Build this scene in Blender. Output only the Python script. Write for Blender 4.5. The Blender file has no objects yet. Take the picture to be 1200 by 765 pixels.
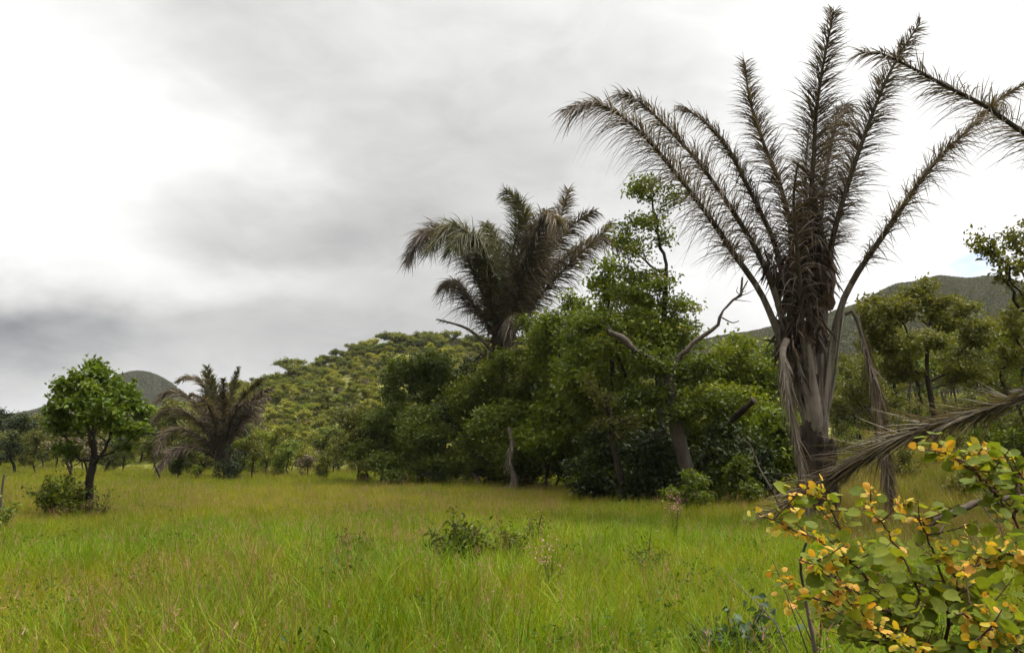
import bpy, math, random
import numpy as np
from mathutils import Vector

# ------------------------------------------------------------------ camera, light, exposure
scene = bpy.context.scene
COL = scene.collection
R = math.radians
F = 1000.0                      # focal length in pixels of the 1200 px wide photograph
HORIZON = 535.0
PITCH = math.atan((HORIZON - 382.5) / F)
CAM_Z = 1.7
cam = bpy.data.objects.new('camera', bpy.data.cameras.new('camera'))
COL.objects.link(cam)
cam.location = (0, 0, CAM_Z)
cam.rotation_euler = (math.pi / 2 + PITCH, 0, 0)
cam.data.lens = 30.0
cam.data.sensor_width = 36.0
cam.data.clip_start = 0.05
cam.data.clip_end = 8000
scene.camera = cam

SUN_EL, SUN_AZ = R(62), R(88)   # azimuth from +Y clockwise towards +X: high behind the clouds at the right
sun = bpy.data.objects.new('sun', bpy.data.lights.new('sun', 'SUN'))
COL.objects.link(sun)
sun.data.energy = 1.5
sun.data.angle = R(14)
sun.data.color = (1.0, 0.955, 0.88)
sd = Vector((math.sin(SUN_AZ) * math.cos(SUN_EL), math.cos(SUN_AZ) * math.cos(SUN_EL), math.sin(SUN_EL)))
sun.rotation_euler = sd.to_track_quat('Z', 'Y').to_euler()

vs = scene.view_settings
vs.view_transform = 'Standard'
vs.look = 'None'
vs.exposure = 1.1
vs.gamma = 1.0
vs.use_curve_mapping = False
scene.cycles.max_bounces = 6
scene.cycles.diffuse_bounces = 3
scene.cycles.transmission_bounces = 4
scene.cycles.use_denoising = True


def direction(px, py):
    """world direction of a point of the photograph"""
    x, z = (px - 600) / F, (382.5 - py) / F
    c, s = math.cos(PITCH), math.sin(PITCH)
    return np.array([x, c - z * s, s + z * c])


def at(px, py, Y):
    """world point seen at px,py whose distance along +Y is Y"""
    d = direction(px, py)
    return np.array([d[0] / d[1] * Y, Y, CAM_Z + d[2] / d[1] * Y])


# ---- world: Nishita sky almost wholly behind an overcast cloud deck
world = bpy.data.worlds.new('World')
scene.world = world
world.use_nodes = True
nt = world.node_tree
nt.nodes.clear()


class NG:
    """small helper for node graphs"""
    def __init__(s, tree): s.t = tree

    def n(s, kind, **kw):
        node = s.t.nodes.new(kind)
        ins = kw.pop('ins', {})
        for k, v in kw.items(): setattr(node, k, v)
        for k, v in ins.items(): s.put(node.inputs[k], v)
        return node

    def put(s, sock, v):
        if isinstance(v, bpy.types.NodeSocket): s.t.links.new(v, sock)
        elif isinstance(v, bpy.types.Node): s.t.links.new(v.outputs[0], sock)
        else: sock.default_value = v

    def m(s, op, a, b=0.0, c=None, clamp=False):
        node = s.n('ShaderNodeMath', operation=op, use_clamp=clamp)
        s.put(node.inputs[0], a); s.put(node.inputs[1], b)
        if c is not None: s.put(node.inputs[2], c)
        return node.outputs[0]

    def v(s, op, a, b=None, c=None):
        node = s.n('ShaderNodeVectorMath', operation=op)
        s.put(node.inputs[0], a)
        if b is not None: s.put(node.inputs[1], b)
        if c is not None: s.put(node.inputs[2], c)
        return node.outputs['Value'] if op in ('LENGTH', 'DOT_PRODUCT', 'DISTANCE') else node.outputs[0]

    def ramp(s, fac, stops, interp='LINEAR'):
        node = s.n('ShaderNodeValToRGB')
        cr = node.color_ramp
        cr.interpolation = interp
        while len(cr.elements) > 1: cr.elements.remove(cr.elements[0])
        for i, (p, c) in enumerate(stops):
            e = cr.elements[0] if i == 0 else cr.elements.new(p)
            e.position = p
            e.color = (*c, 1) if len(c) == 3 else c
        s.put(node.inputs[0], fac)
        return node.outputs[0]

    def mix(s, fac, a, b, blend='MIX'):
        node = s.n('ShaderNodeMix', data_type='RGBA', blend_type=blend)
        s.put(node.inputs[0], fac); s.put(node.inputs[6], a); s.put(node.inputs[7], b)
        return node.outputs[2]

    def noise(s, vec, scale, detail=4.0, rough=0.55, dist=0.0):
        node = s.n('ShaderNodeTexNoise')
        s.put(node.inputs['Vector'], vec)
        node.inputs['Scale'].default_value = scale
        node.inputs['Detail'].default_value = detail
        node.inputs['Roughness'].default_value = rough
        node.inputs['Distortion'].default_value = dist
        return node.outputs[0]


g = NG(nt)
tc = g.n('ShaderNodeTexCoord')
D = g.v('NORMALIZE', tc.outputs['Generated'])
sep = g.n('ShaderNodeSeparateXYZ'); g.put(sep.inputs[0], D)
dz = sep.outputs[2]
# cloud deck coordinates: direction projected on a plane above the ground
den = g.m('ADD', g.m('MAXIMUM', dz, 0.0), 0.40)
deck = g.n('ShaderNodeCombineXYZ')
g.put(deck.inputs[0], g.m('DIVIDE', sep.outputs[0], den))
g.put(deck.inputs[1], g.m('DIVIDE', sep.outputs[1], den))
Dn = g.v('MULTIPLY', D, (1.0, 1.0, 2.1))
n_big = g.noise(Dn, 3.2, 6, 0.52, 0.5)
n_mid = g.noise(g.v('ADD', Dn, (7.3, 2.1, 0.6)), 8.5, 7, 0.56, 0.7)
# (px, py, half-width px, half-height px, amount): broad bright and dark parts of the deck
SPOTS = [
    (70, 200, 150, 120, .48), (20, 30, 120, 60, .34), (30, 330, 110, 80, .12), (250, 160, 110, 36, .20),
    (1130, 120, 330, 250, .42), (560, 30, 330, 60, .16), (930, 330, 200, 60, .25), (310, 330, 170, 26, .16),
    (190, 90, 140, 45, -.07), (400, 285, 170, 50, -.13), (560, 260, 150, 70, -.07), (0, 398, 110, 30, -.50), (330, 190, 80, 30, .06),
    (330, 385, 240, 30, -.09), (860, 320, 90, 45, -.10), (640, 150, 150, 80, -.06), (470, 355, 80, 40, -.05), (120, 60, 90, 30, -.10), (700, 60, 120, 30, -.05), (230, 260, 90, 40, -.08),
]
val = g.m('ADD', 0.64, g.m('MULTIPLY', g.m('SUBTRACT', n_big, 0.5), 0.42))
val = g.m('ADD', val, g.m('MULTIPLY', g.m('SUBTRACT', n_mid, 0.5), 0.34))
warp = g.v('SCALE', g.v('SUBTRACT', g.n('ShaderNodeTexNoise', ins={'Vector': Dn, 'Scale': 5.0, 'Detail': 6.0}).outputs['Color'], (0.5, 0.5, 0.5)))
warp.node.inputs['Scale'].default_value = 0.16
Dw = g.v('ADD', D, warp)
for (px, py, hw, hh, amt) in SPOTS:
    d = direction(px, py); k = 1 / np.linalg.norm(d); d = d * k
    rel = g.v('SUBTRACT', Dw, tuple(d))
    q = g.v('LENGTH', g.v('MULTIPLY', rel, (F / hw, F / hw * .6, F / hh)))
    e = g.m('POWER', 2.718, g.m('MULTIPLY', g.m('MULTIPLY', q, q), -0.75))
    val = g.m('ADD', val, g.m('MULTIPLY', e, amt))
# an overcast deck is brighter overhead; unseen zenith boosted further to light the ground
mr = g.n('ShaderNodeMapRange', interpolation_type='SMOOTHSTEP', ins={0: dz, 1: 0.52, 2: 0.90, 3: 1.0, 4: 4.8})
back = g.n('ShaderNodeMapRange', interpolation_type='SMOOTHSTEP', ins={0: sep.outputs[1], 1: 0.3, 2: -0.6, 3: 1.0, 4: 0.85})  # unseen sky behind the camera dimmed to keep facing sides darker
val = g.m('MULTIPLY', g.m('MAXIMUM', val, 0.24), 0.46)
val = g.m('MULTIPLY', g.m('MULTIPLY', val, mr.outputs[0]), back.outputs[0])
# added glow in the clouds round the veiled sun, to brighten the ground
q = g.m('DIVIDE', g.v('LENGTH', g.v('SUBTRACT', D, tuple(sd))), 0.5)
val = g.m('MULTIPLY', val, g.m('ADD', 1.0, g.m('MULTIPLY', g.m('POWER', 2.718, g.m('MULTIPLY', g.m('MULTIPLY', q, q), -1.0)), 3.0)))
tint = g.ramp(val, [(0.12, (0.94, 0.98, 1.03)), (0.25, (1.0, 1.0, 0.985)), (0.45, (1.0, 0.998, 0.985))])
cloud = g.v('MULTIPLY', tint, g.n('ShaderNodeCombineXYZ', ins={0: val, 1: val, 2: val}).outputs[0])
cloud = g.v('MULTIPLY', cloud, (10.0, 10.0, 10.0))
sky = g.n('ShaderNodeTexSky', sky_type='NISHITA', sun_disc=False, sun_elevation=SUN_EL, sun_rotation=SUN_AZ)
sky.air_density = 1.0; sky.dust_density = 1.5
gd = direction(1140, 313); gd = gd / np.linalg.norm(gd)
q = g.v('LENGTH', g.v('MULTIPLY', g.v('SUBTRACT', Dw, tuple(gd)), (F / 20, F / 20, F / 6)))
gap = g.m('MULTIPLY', g.m('POWER', 2.718, g.m('MULTIPLY', g.m('MULTIPLY', q, q), -1.0)), 0.75)
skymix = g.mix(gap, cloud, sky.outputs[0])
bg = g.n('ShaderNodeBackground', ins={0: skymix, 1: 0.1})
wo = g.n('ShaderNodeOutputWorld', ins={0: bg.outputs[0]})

# ------------------------------------------------------------------ helpers
def tag(o, label=None, cat=None, group=None, kind=None):
    if label: o['label'] = label
    if cat: o['category'] = cat
    if group: o['group'] = group
    if kind: o['kind'] = kind
    return o


def empty(name, loc, label, cat, group=None, rz=0.0):
    o = bpy.data.objects.new(name, None)
    COL.objects.link(o)
    o.location = tuple(float(v) for v in loc)
    o.rotation_euler = (0, 0, rz)
    o.empty_display_size = 0.3
    return tag(o, label, cat, group)


class MB:
    """collects vertices, polygons, material indices and a per-face random number"""
    def __init__(s):
        s.V, s.F, s.n = [], [], 0       # F: (array k x 3|4, matidx, rnd array)

    def add(s, V, Fc, mat=0, rnd=None):
        V = np.asarray(V, float).reshape(-1, 3)
        Fc = np.asarray(Fc, int)
        if rnd is None: rnd = np.random.rand(len(Fc))
        rnd = np.broadcast_to(np.asarray(rnd, float), (len(Fc),))
        mat = np.broadcast_to(np.asarray(mat, int), (len(Fc),))
        s.V.append(V); s.F.append((Fc + s.n, mat, rnd)); s.n += len(V)

    def mesh(s, name, mats, smooth=False):
        me = bpy.data.meshes.new(name)
        V = np.concatenate(s.V)
        loops = np.concatenate([f.ravel() for f, _, _ in s.F])
        tot = np.concatenate([np.full(len(f), f.shape[1]) for f, _, _ in s.F])
        start = np.concatenate([[0], np.cumsum(tot)[:-1]])
        me.vertices.add(len(V)); me.vertices.foreach_set('co', V.astype(np.float32).ravel())
        me.loops.add(len(loops)); me.loops.foreach_set('vertex_index', loops.astype(np.int32))
        me.polygons.add(len(tot))
        me.polygons.foreach_set('loop_start', start.astype(np.int32))
        me.polygons.foreach_set('material_index', np.concatenate([m for _, m, _ in s.F]).astype(np.int32))
        if smooth: me.polygons.foreach_set('use_smooth', np.ones(len(tot), bool))
        a = me.attributes.new('rnd', 'FLOAT', 'FACE')
        a.data.foreach_set('value', np.concatenate([r for _, _, r in s.F]).astype(np.float32))
        for m in mats: me.materials.append(m)
        me.update(calc_edges=True)
        return me

    def build(s, name, mats, parent=None, smooth=False, loc=None):
        if not isinstance(mats, (list, tuple)): mats = [mats]
        return link(name, s.mesh(name, mats, smooth), parent, loc)


def link(name, me, parent=None, loc=None):
    o = bpy.data.objects.new(name, me)
    COL.objects.link(o)
    if parent is not None: o.parent = parent
    if loc is not None: o.location = tuple(float(v) for v in loc)
    return o


def unit(v):
    v = np.asarray(v, float)
    return v / np.maximum(np.linalg.norm(v, axis=-1, keepdims=True), 1e-9)


def spline(P, n):
    """Catmull-Rom through the points of P, n samples"""
    P = np.asarray(P, float)
    Q = np.vstack([2 * P[0] - P[1], P, 2 * P[-1] - P[-2]])
    seg = np.linalg.norm(np.diff(P, axis=0), axis=1)
    cum = np.concatenate([[0], np.cumsum(seg)])
    u = np.linspace(0, cum[-1], n)
    i = np.clip(np.searchsorted(cum, u, side='right') - 1, 0, len(seg) - 1)
    t = ((u - cum[i]) / np.maximum(seg[i], 1e-9))[:, None]
    a, b, c, d = Q[i], Q[i + 1], Q[i + 2], Q[i + 3]
    return 0.5 * (2 * b + (c - a) * t + (2 * a - 5 * b + 4 * c - d) * t ** 2 + (3 * b - a - 3 * c + d) * t ** 3)


def tube(mb, P, rad, sides=6, mat=0, flat=1.0, rng=None, rough=0.0, cap=True):
    P = np.asarray(P, float); n = len(P)
    rad = np.broadcast_to(np.asarray(rad, float), (n,))
    T = unit(np.gradient(P, axis=0))
    ref = np.array([1.0, 0, 0]) if abs(T[0][0]) < .8 else np.array([0, 1.0, 0])
    U = np.zeros_like(P)
    u = ref - T[0] * np.dot(ref, T[0]); u /= np.linalg.norm(u)
    for i in range(n):
        u = u - T[i] * np.dot(u, T[i]); u /= max(np.linalg.norm(u), 1e-9)
        U[i] = u
    W = np.cross(T, U)
    a = np.linspace(0, 2 * np.pi, sides, endpoint=False)
    rr = rad[:, None] * np.ones((1, sides))
    if rng is not None and rough: rr = rr * (1 + rough * rng.normal(size=rr.shape))
    V = P[:, None, :] + (np.cos(a)[None, :] * rr)[..., None] * U[:, None, :] + (np.sin(a)[None, :] * rr * flat)[..., None] * W[:, None, :]
    idx = np.arange(n * sides).reshape(n, sides)
    A, B = idx[:-1], idx[1:]
    Fq = np.stack([A, np.roll(A, -1, 1), np.roll(B, -1, 1), B], -1).reshape(-1, 4)
    r = (rng or np.random).random() if hasattr(rng or np.random, 'random') else 0.5
    mm = mat
    if isinstance(mat, np.ndarray): mm = np.repeat(mat[:-1], sides)
    V = V.reshape(-1, 3)
    mb.add(V, Fq, mm, r)
    if cap:
        ends = np.array([[0] * 0])
        V2 = np.vstack([V[-sides:], P[-1] + T[-1] * rad[-1] * .6])
        k = np.arange(sides)
        mb.add(V2, np.stack([k, (k + 1) % sides, np.full(sides, sides)], -1), int(mat[-1]) if isinstance(mat, np.ndarray) else mat, r)


def ss(a, b, x):
    t = np.clip((np.asarray(x, float) - a) / (b - a), 0, 1)
    return t * t * (3 - 2 * t)


# ------------------------------------------------------------------ materials
def material(name):
    m = bpy.data.materials.new(name); m.use_nodes = True
    m.node_tree.nodes.clear()
    return m, NG(m.node_tree)


def leafmat(name, stops, trans=0.35, rough=0.55, spec=0.22, objvar=0.25, warm=0.0):
    """leaf surface: colour varies from leaf to leaf and from plant to plant; light passes through"""
    m, q = material(name)
    a = q.n('ShaderNodeAttribute', attribute_name='rnd')
    oi = q.n('ShaderNodeObjectInfo')
    geo = q.n('ShaderNodeNewGeometry')
    nz = q.noise(geo.outputs['Position'], 0.9, 3, 0.6)
    f = q.m('ADD', q.m('MULTIPLY', a.outputs['Fac'], 0.55), q.m('MULTIPLY', nz, 0.45))
    f = q.m('ADD', f, q.m('MULTIPLY', q.m('SUBTRACT', oi.outputs['Random'], 0.5), objvar), clamp=True)
    c = q.ramp(f, stops)
    b = q.n('ShaderNodeBsdfPrincipled', ins={'Base Color': c, 'Roughness': rough})
    b.inputs['Specular IOR Level'].default_value = spec
    ct = q.mix(1.0, c, (1.25, 1.2, 0.6, 1), 'MULTIPLY')
    t = q.n('ShaderNodeBsdfTranslucent', ins={0: ct})
    mx = q.n('ShaderNodeMixShader', ins={0: trans, 1: b.outputs[0], 2: t.outputs[0]})
    q.n('ShaderNodeOutputMaterial', ins={0: mx.outputs[0]})
    return m


def barkmat(name, c0, c1, scale=6.0, rough=0.9, stretch=0.25, bump=0.5):
    m, q = material(name)
    geo = q.n('ShaderNodeTexCoord')
    v = q.v('MULTIPLY', geo.outputs['Object'], (1, 1, stretch))
    n1 = q.noise(v, scale, 5, 0.65)
    n2 = q.noise(geo.outputs['Object'], scale * .25, 3, 0.6)
    f = q.m('ADD', q.m('MULTIPLY', n1, .65), q.m('MULTIPLY', n2, .35))
    oi = q.n('ShaderNodeObjectInfo')
    f = q.m('ADD', f, q.m('MULTIPLY', q.m('SUBTRACT', oi.outputs['Random'], 0.5), 0.16))
    c = q.ramp(f, [(0.32, c0), (0.68, c1)])
    bp = q.n('ShaderNodeBump', ins={'Strength': bump, 'Distance': 0.03, 'Height': n1})
    b = q.n('ShaderNodeBsdfPrincipled', ins={'Base Color': c, 'Roughness': rough, 'Normal': bp.outputs[0]})
    b.inputs['Specular IOR Level'].default_value = 0.2
    q.n('ShaderNodeOutputMaterial', ins={0: b.outputs[0]})
    return m


def groundmat(name, stops, s1=0.25, s2=3.0, bump=0.6, dist=0.15, rough=0.95):
    m, q = material(name)
    geo = q.n('ShaderNodeNewGeometry')
    p = geo.outputs['Position']
    n1 = q.noise(p, s1, 5, 0.6); n2 = q.noise(p, s2, 5, 0.65)
    f = q.m('ADD', q.m('MULTIPLY', n1, .55), q.m('MULTIPLY', n2, .45))
    c = q.ramp(f, stops)
    bp = q.n('ShaderNodeBump', ins={'Strength': bump, 'Distance': dist, 'Height': n2})
    b = q.n('ShaderNodeBsdfPrincipled', ins={'Base Color': c, 'Roughness': rough, 'Normal': bp.outputs[0]})
    b.inputs['Specular IOR Level'].default_value = 0.1
    q.n('ShaderNodeOutputMaterial', ins={0: b.outputs[0]})
    return m


M = {}
M['leaf_green'] = leafmat('leaf_green', [(0.2, (0.0303, 0.0464, 0.0024)), (0.55, (0.0655, 0.0866, 0.0049)), (0.85, (0.1259, 0.1391, 0.0081))])
M['leaf_fresh'] = leafmat('leaf_fresh', [(0.2, (0.0486, 0.0752, 0.0036)), (0.55, (0.1033, 0.1343, 0.0072)), (0.85, (0.1761, 0.1882, 0.0126))])
M['leaf_dark'] = leafmat('leaf_dark', [(0.2, (0.0105, 0.0184, 0.0022)), (0.55, (0.0225, 0.0339, 0.0036)), (0.85, (0.0464, 0.058, 0.0058))], trans=.25)  # dark leaves; colour lowered further to deepen the thicket's shaded hollow
M['leaf_olive'] = leafmat('leaf_olive', [(0.2, (0.0447, 0.051, 0.0066)), (0.55, (0.092, 0.0972, 0.0122)), (0.85, (0.1579, 0.1518, 0.0223))])
M['leaf_gold'] = leafmat('leaf_gold', [(0.2, (0.045, 0.0825, 0.0096)), (0.5, (0.108, 0.1453, 0.0168)), (0.76, (0.216, 0.2132, 0.024)), (0.95, (0.36, 0.2422, 0.036))])
M['leaf_mixed'] = leafmat('leaf_mixed', [(0.2, (0.046, 0.0726, 0.005)), (0.6, (0.1035, 0.1294, 0.008)), (0.78, (0.1869, 0.1848, 0.014)), (0.84, (0.4887, 0.3168, 0.02)), (1.0, (0.575, 0.2904, 0.02))], objvar=.05)
M['leaf_lone'] = leafmat('leaf_lone', [(0.2, (0.0332, 0.0598, 0.0052)), (0.55, (0.0719, 0.1116, 0.0109)), (0.85, (0.1381, 0.1792, 0.0181))], trans=.4)
M['leaf_blue'] = leafmat('leaf_blue', [(0.2, (0.030, 0.055, 0.018)), (0.55, (0.055, 0.090, 0.030)), (0.85, (0.10, 0.14, 0.05))], spec=.3)
M['leaf_hill'] = leafmat('leaf_hill', [(0.2, (0.0826, 0.0948, 0.0109)), (0.55, (0.1842, 0.1898, 0.0218)), (0.85, (0.3049, 0.2844, 0.0393))], objvar=.5)
M['leaf_hill_dark'] = leafmat('leaf_hill_dark', [(0.2, (0.0527, 0.0673, 0.0091)), (0.55, (0.1174, 0.131, 0.0151)), (0.85, (0.2025, 0.1966, 0.0258))], objvar=.4)
M['leaf_dry'] = leafmat('leaf_dry', [(0.2, (0.055, 0.042, 0.022)), (0.55, (0.10, 0.08, 0.04)), (0.85, (0.16, 0.12, 0.06))], trans=.2)
M['scrub'] = leafmat('scrub', [(0.2, (0.035, 0.0385, 0.0134)), (0.55, (0.0539, 0.0535, 0.0182)), (0.85, (0.0781, 0.0706, 0.0249))], objvar=.5)
M['bark_dark'] = barkmat('bark_dark', (0.010, 0.008, 0.006), (0.042, 0.032, 0.024))
M['bark_brown'] = barkmat('bark_brown', (0.014, 0.010, 0.007), (0.055, 0.039, 0.027))
M['bark_grey'] = barkmat('bark_grey', (0.020, 0.016, 0.012), (0.080, 0.064, 0.049))
M['dead_wood'] = barkmat('dead_wood', (0.026, 0.020, 0.015), (0.10, 0.078, 0.058))
M['petiole'] = barkmat('petiole', (0.034, 0.025, 0.018), (0.215, 0.18, 0.145), 9.0, stretch=.06)
M['rachis'] = barkmat('rachis', (0.024, 0.018, 0.013), (0.085, 0.064, 0.046), 8.0)
M['fibre'] = leafmat('fibre', [(0.2, (0.016, 0.010, 0.007)), (0.55, (0.045, 0.028, 0.018)), (0.85, (0.10, 0.066, 0.042))], trans=.1, objvar=0, spec=.15)
M['frond_dead'] = leafmat('frond_dead', [(0.15, (0.0345, 0.0242, 0.0172)), (0.55, (0.0862, 0.0621, 0.0425)), (0.9, (0.184, 0.138, 0.0954))], trans=.2, objvar=.25, spec=.25)
M['frond_grey'] = leafmat('frond_grey', [(0.15, (0.0638, 0.0481, 0.0336)), (0.55, (0.1275, 0.1013, 0.0736)), (0.9, (0.2125, 0.1743, 0.132))], trans=.2, objvar=.2, spec=.2)
M['frond_green'] = leafmat('frond_green', [(0.15, (0.0269, 0.0306, 0.0083)), (0.55, (0.0673, 0.0663, 0.0179)), (0.85, (0.1466, 0.119, 0.0379))], trans=.25, objvar=.2, rough=.4)
M['frond_brown'] = leafmat('frond_brown', [(0.15, (0.0355, 0.0264, 0.0152)), (0.55, (0.0862, 0.0649, 0.0365)), (0.9, (0.1825, 0.1369, 0.0761))], trans=.25, objvar=.3, spec=.25)

# ------------------------------------------------------------------ the setting: terrain
CREST_AZ = np.array([-.6, -.3, -.1, .1, .27, .34, .40, .46, .51, .565, .62, .75, 1.0, 1.4])
CREST_PY = np.array([535, 500, 440, 410, 385, 375, 353, 332, 321, 320, 331, 360, 430, 520])


def ground_h(x, y):
    x = np.asarray(x, float); y = np.asarray(y, float)
    az = x / np.maximum(y, 5)
    rise = 0.10 * np.clip(y - 21, 0, 130) * ss(.29, .47, az)
    und = .10 * np.sin(x * .21 + 1.3) * np.sin(y * .17 + .4) + .04 * np.sin(x * .7) * np.sin(y * .55 + 1)
    return rise + und


def wooded_h(x, y):
    s = np.where(x < -15, 60.0, 95.0)
    rough = 1 + .06 * np.sin(x * .06 + 1) * np.sin(y * .05) + .03 * np.sin(x * .17) * np.sin(y * .13 + 2)
    return 28 * np.exp(-((x + 15) / s) ** 2) * ss(80, 215, y) * (1 - ss(260, 420, y)) * rough


def grassy_h(x, y):
    az = x / np.maximum(y, 5)
    top = (HORIZON - 10 - np.interp(az, CREST_AZ, CREST_PY)) / 1000 * 600
    rough = 1 + .012 * np.sin(az * 41 + 1) + .006 * np.sin(az * 97 + 2) + .02 * np.sin(y * .03) * np.sin(x * .035)
    return top * ss(150, 600, y) * (1 - ss(750, 1300, y)) * rough


def distant_h(x, y):
    a = 46 * np.exp(-((x + 386) / 50) ** 2 - ((y - 900) / 150) ** 2)
    b = 40 * np.exp(-((x + 430) / 190) ** 2 - ((y - 900) / 220) ** 2)
    c = 22 * np.exp(-((x + 760) / 330) ** 2 - ((y - 980) / 260) ** 2)
    return (a + b + c) * (1 + .03 * np.sin(x * .05) * np.sin(y * .04))


def hill_h(x, y):
    return np.maximum(np.maximum(wooded_h(x, y), grassy_h(x, y)), distant_h(x, y)) - 1.0


def terrain(x, y):
    return np.maximum(ground_h(x, y), hill_h(x, y))


def grid_mesh(name, xs, ys, fn, mat):
    X, Y = np.meshgrid(xs, ys)
    Z = fn(X, Y)
    V = np.stack([X, Y, Z], -1).reshape(-1, 3)
    i = np.arange(len(xs) * len(ys)).reshape(len(ys), len(xs))
    Fq = np.stack([i[:-1, :-1], i[:-1, 1:], i[1:, 1:], i[1:, :-1]], -1).reshape(-1, 4)
    mb = MB(); mb.add(V, Fq)
    return mb.build(name, mat, smooth=True)


M['ground'] = groundmat('ground', [(0.3, (0.030, 0.032, 0.010)), (0.5, (0.060, 0.066, 0.016)), (0.7, (0.11, 0.095, 0.035))], .22, 4.0)
M['hill_soil'] = groundmat('hill_soil', [(0.3, (0.07, 0.08, 0.014)), (0.5, (0.13, 0.13, 0.028)), (0.7, (0.20, 0.175, 0.06))], .05, .6, .8, .6)
M['hill_grass'] = groundmat('hill_grass', [(0.3, (0.022, 0.026, 0.012)), (0.5, (0.028, 0.033, 0.014)), (0.72, (0.038, 0.042, 0.018))], .02, .25, 1.0, 1.5)
sp = np.sinh(np.linspace(-1, 1, 201) * 7.0) / np.sinh(7.0)
tag(grid_mesh('ground', sp * 3000, sp * 3000 + 15, ground_h, M['ground']), kind='structure')
tag(grid_mesh('wooded_hill', np.linspace(-200, 260, 110), np.linspace(70, 430, 90), lambda x, y: wooded_h(x, y) - 1.0, M['hill_soil']), kind='structure')
tag(grid_mesh('grassy_hill', np.linspace(-500, 1500, 180), np.linspace(130, 1320, 110), lambda x, y: grassy_h(x, y) - 1.0, M['hill_grass']), kind='structure')
tag(grid_mesh('distant_hill', np.linspace(-1500, 300, 150), np.linspace(450, 1700, 90), lambda x, y: distant_h(x, y) - 1.0, M['hill_grass']), kind='structure')


# thin damp air
def haze(density):
    m, q_ = material('haze')
    v = q_.n('ShaderNodeVolumePrincipled', ins={'Color': (.86, .89, .92, 1), 'Density': density, 'Anisotropy': .2})
    q_.n('ShaderNodeOutputMaterial', ins={'Volume': v.outputs[0]})
    x0, x1, y0, y1, z0, z1 = -3100, 3100, -3100, 3100, -2.6, 165
    V = [(x, y, z) for z in (z0, z1) for x, y in ((x0, y0), (x1, y0), (x1, y1), (x0, y1))]
    mb = MB(); mb.add(V, [[3, 2, 1, 0], [4, 5, 6, 7], [0, 1, 5, 4], [1, 2, 6, 5], [2, 3, 7, 6], [3, 0, 4, 7]])
    tag(mb.build('haze', m), kind='stuff')
haze(0.00009)


# ------------------------------------------------------------------ plants: generators
def leaves(mb, P, size, rng, up=0.8, aspect=0.5, mat=0, rnd=None, droop=0.1):
    """folded leaf shapes: two triangles either side of the midrib"""
    n = len(P)
    N = unit(rng.normal(size=(n, 3)) + np.array([0, 0, up]))
    A = rng.normal(size=(n, 3)); A[:, 2] -= droop
    A = unit(A - N * (A * N).sum(1, keepdims=True))
    S = np.cross(N, A)
    L = (size * rng.uniform(.65, 1.35, n))[:, None]
    W = L * aspect * .5
    fold = N * L * .10
    V = np.stack([P, P + A * L * .45 + S * W + fold, P + A * L - N * L * .12, P + A * L * .45 - S * W + fold], 1)
    b = np.arange(n)[:, None] * 4
    Ft = np.concatenate([b + np.array([0, 1, 2]), b + np.array([0, 2, 3])], 0)
    r = rng.random(n) if rnd is None else rnd
    mb.add(V.reshape(-1, 3), Ft, mat if np.isscalar(mat) else np.tile(mat, 2), np.tile(r, 2))


def grow(rng, blobs, natt, step, trunk, kill=2.0, wander=.25, grav=0.0, maxn=2200):
    """space colonisation: limbs grow from the trunk towards points spread through the crown"""
    blobs = np.asarray(blobs, float)
    vol = blobs[:, 3] * blobs[:, 4] * blobs[:, 5]
    k = rng.choice(len(blobs), natt, p=vol / vol.sum())
    u = unit(rng.normal(size=(natt, 3))) * (rng.random((natt, 1)) ** .45)
    A = blobs[k, :3] + u * blobs[k, 3:6]
    N = np.array(trunk, float); par = list(range(-1, len(N) - 1))
    d = np.linalg.norm(A[:, None] - N[None], axis=2)
    near = d.argmin(1); dist = d.min(1)
    for it in range(150):
        if len(A) == 0 or len(N) > maxn: break
        dirs = np.zeros((len(N), 3))
        np.add.at(dirs, near, unit(A - N[near]))
        act = np.unique(near)
        dv = unit(unit(dirs[act]) + wander * rng.normal(size=(len(act), 3)) + np.array([0, 0, grav]))
        new = N[act] + dv * step
        base = len(N)
        N = np.vstack([N, new]); par += list(act)
        dn = np.linalg.norm(A[:, None] - new[None], axis=2)
        j = dn.argmin(1); m = dn[np.arange(len(A)), j]
        better = m < dist
        near = np.where(better, j + base, near); dist = np.where(better, m, dist)
        keep = dist > kill * step
        # attractors that can no longer be reached are dropped
        if it > 100: keep &= better
        A, near, dist = A[keep], near[keep], dist[keep]
    return N, np.array(par)


def skeleton(mb, N, par, r0, rtip, rng, mat=0, exp=.5, thin=0.0):
    n = len(N)
    kids = [[] for _ in range(n)]
    for i, p in enumerate(par):
        if p >= 0: kids[p].append(i)
    tips = np.zeros(n)
    for i in range(n - 1, -1, -1):
        if not kids[i]: tips[i] = 1
        if par[i] >= 0: tips[par[i]] += tips[i]
    rad = np.maximum(r0 * (tips / tips[0]) ** exp, rtip)
    stack = [0]
    while stack:
        s = stack.pop()
        chain = [par[s], s] if par[s] >= 0 else [s]
        i = s
        while kids[i]:
            ks = sorted(kids[i], key=lambda k: -tips[k])
            stack += ks[1:]
            i = ks[0]; chain.append(i)
        if len(chain) < 2: continue
        r = rad[chain].copy()
        if par[s] >= 0: r[0] = r[1]
        if r.max() < thin: continue
        big = r[0] / r0
        tube(mb, N[chain], r, 10 if big > .6 else 6 if big > .25 else 4 if big > .08 else 3, mat, rng=rng, rough=.05, cap=False)
    return tips, rad


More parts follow.
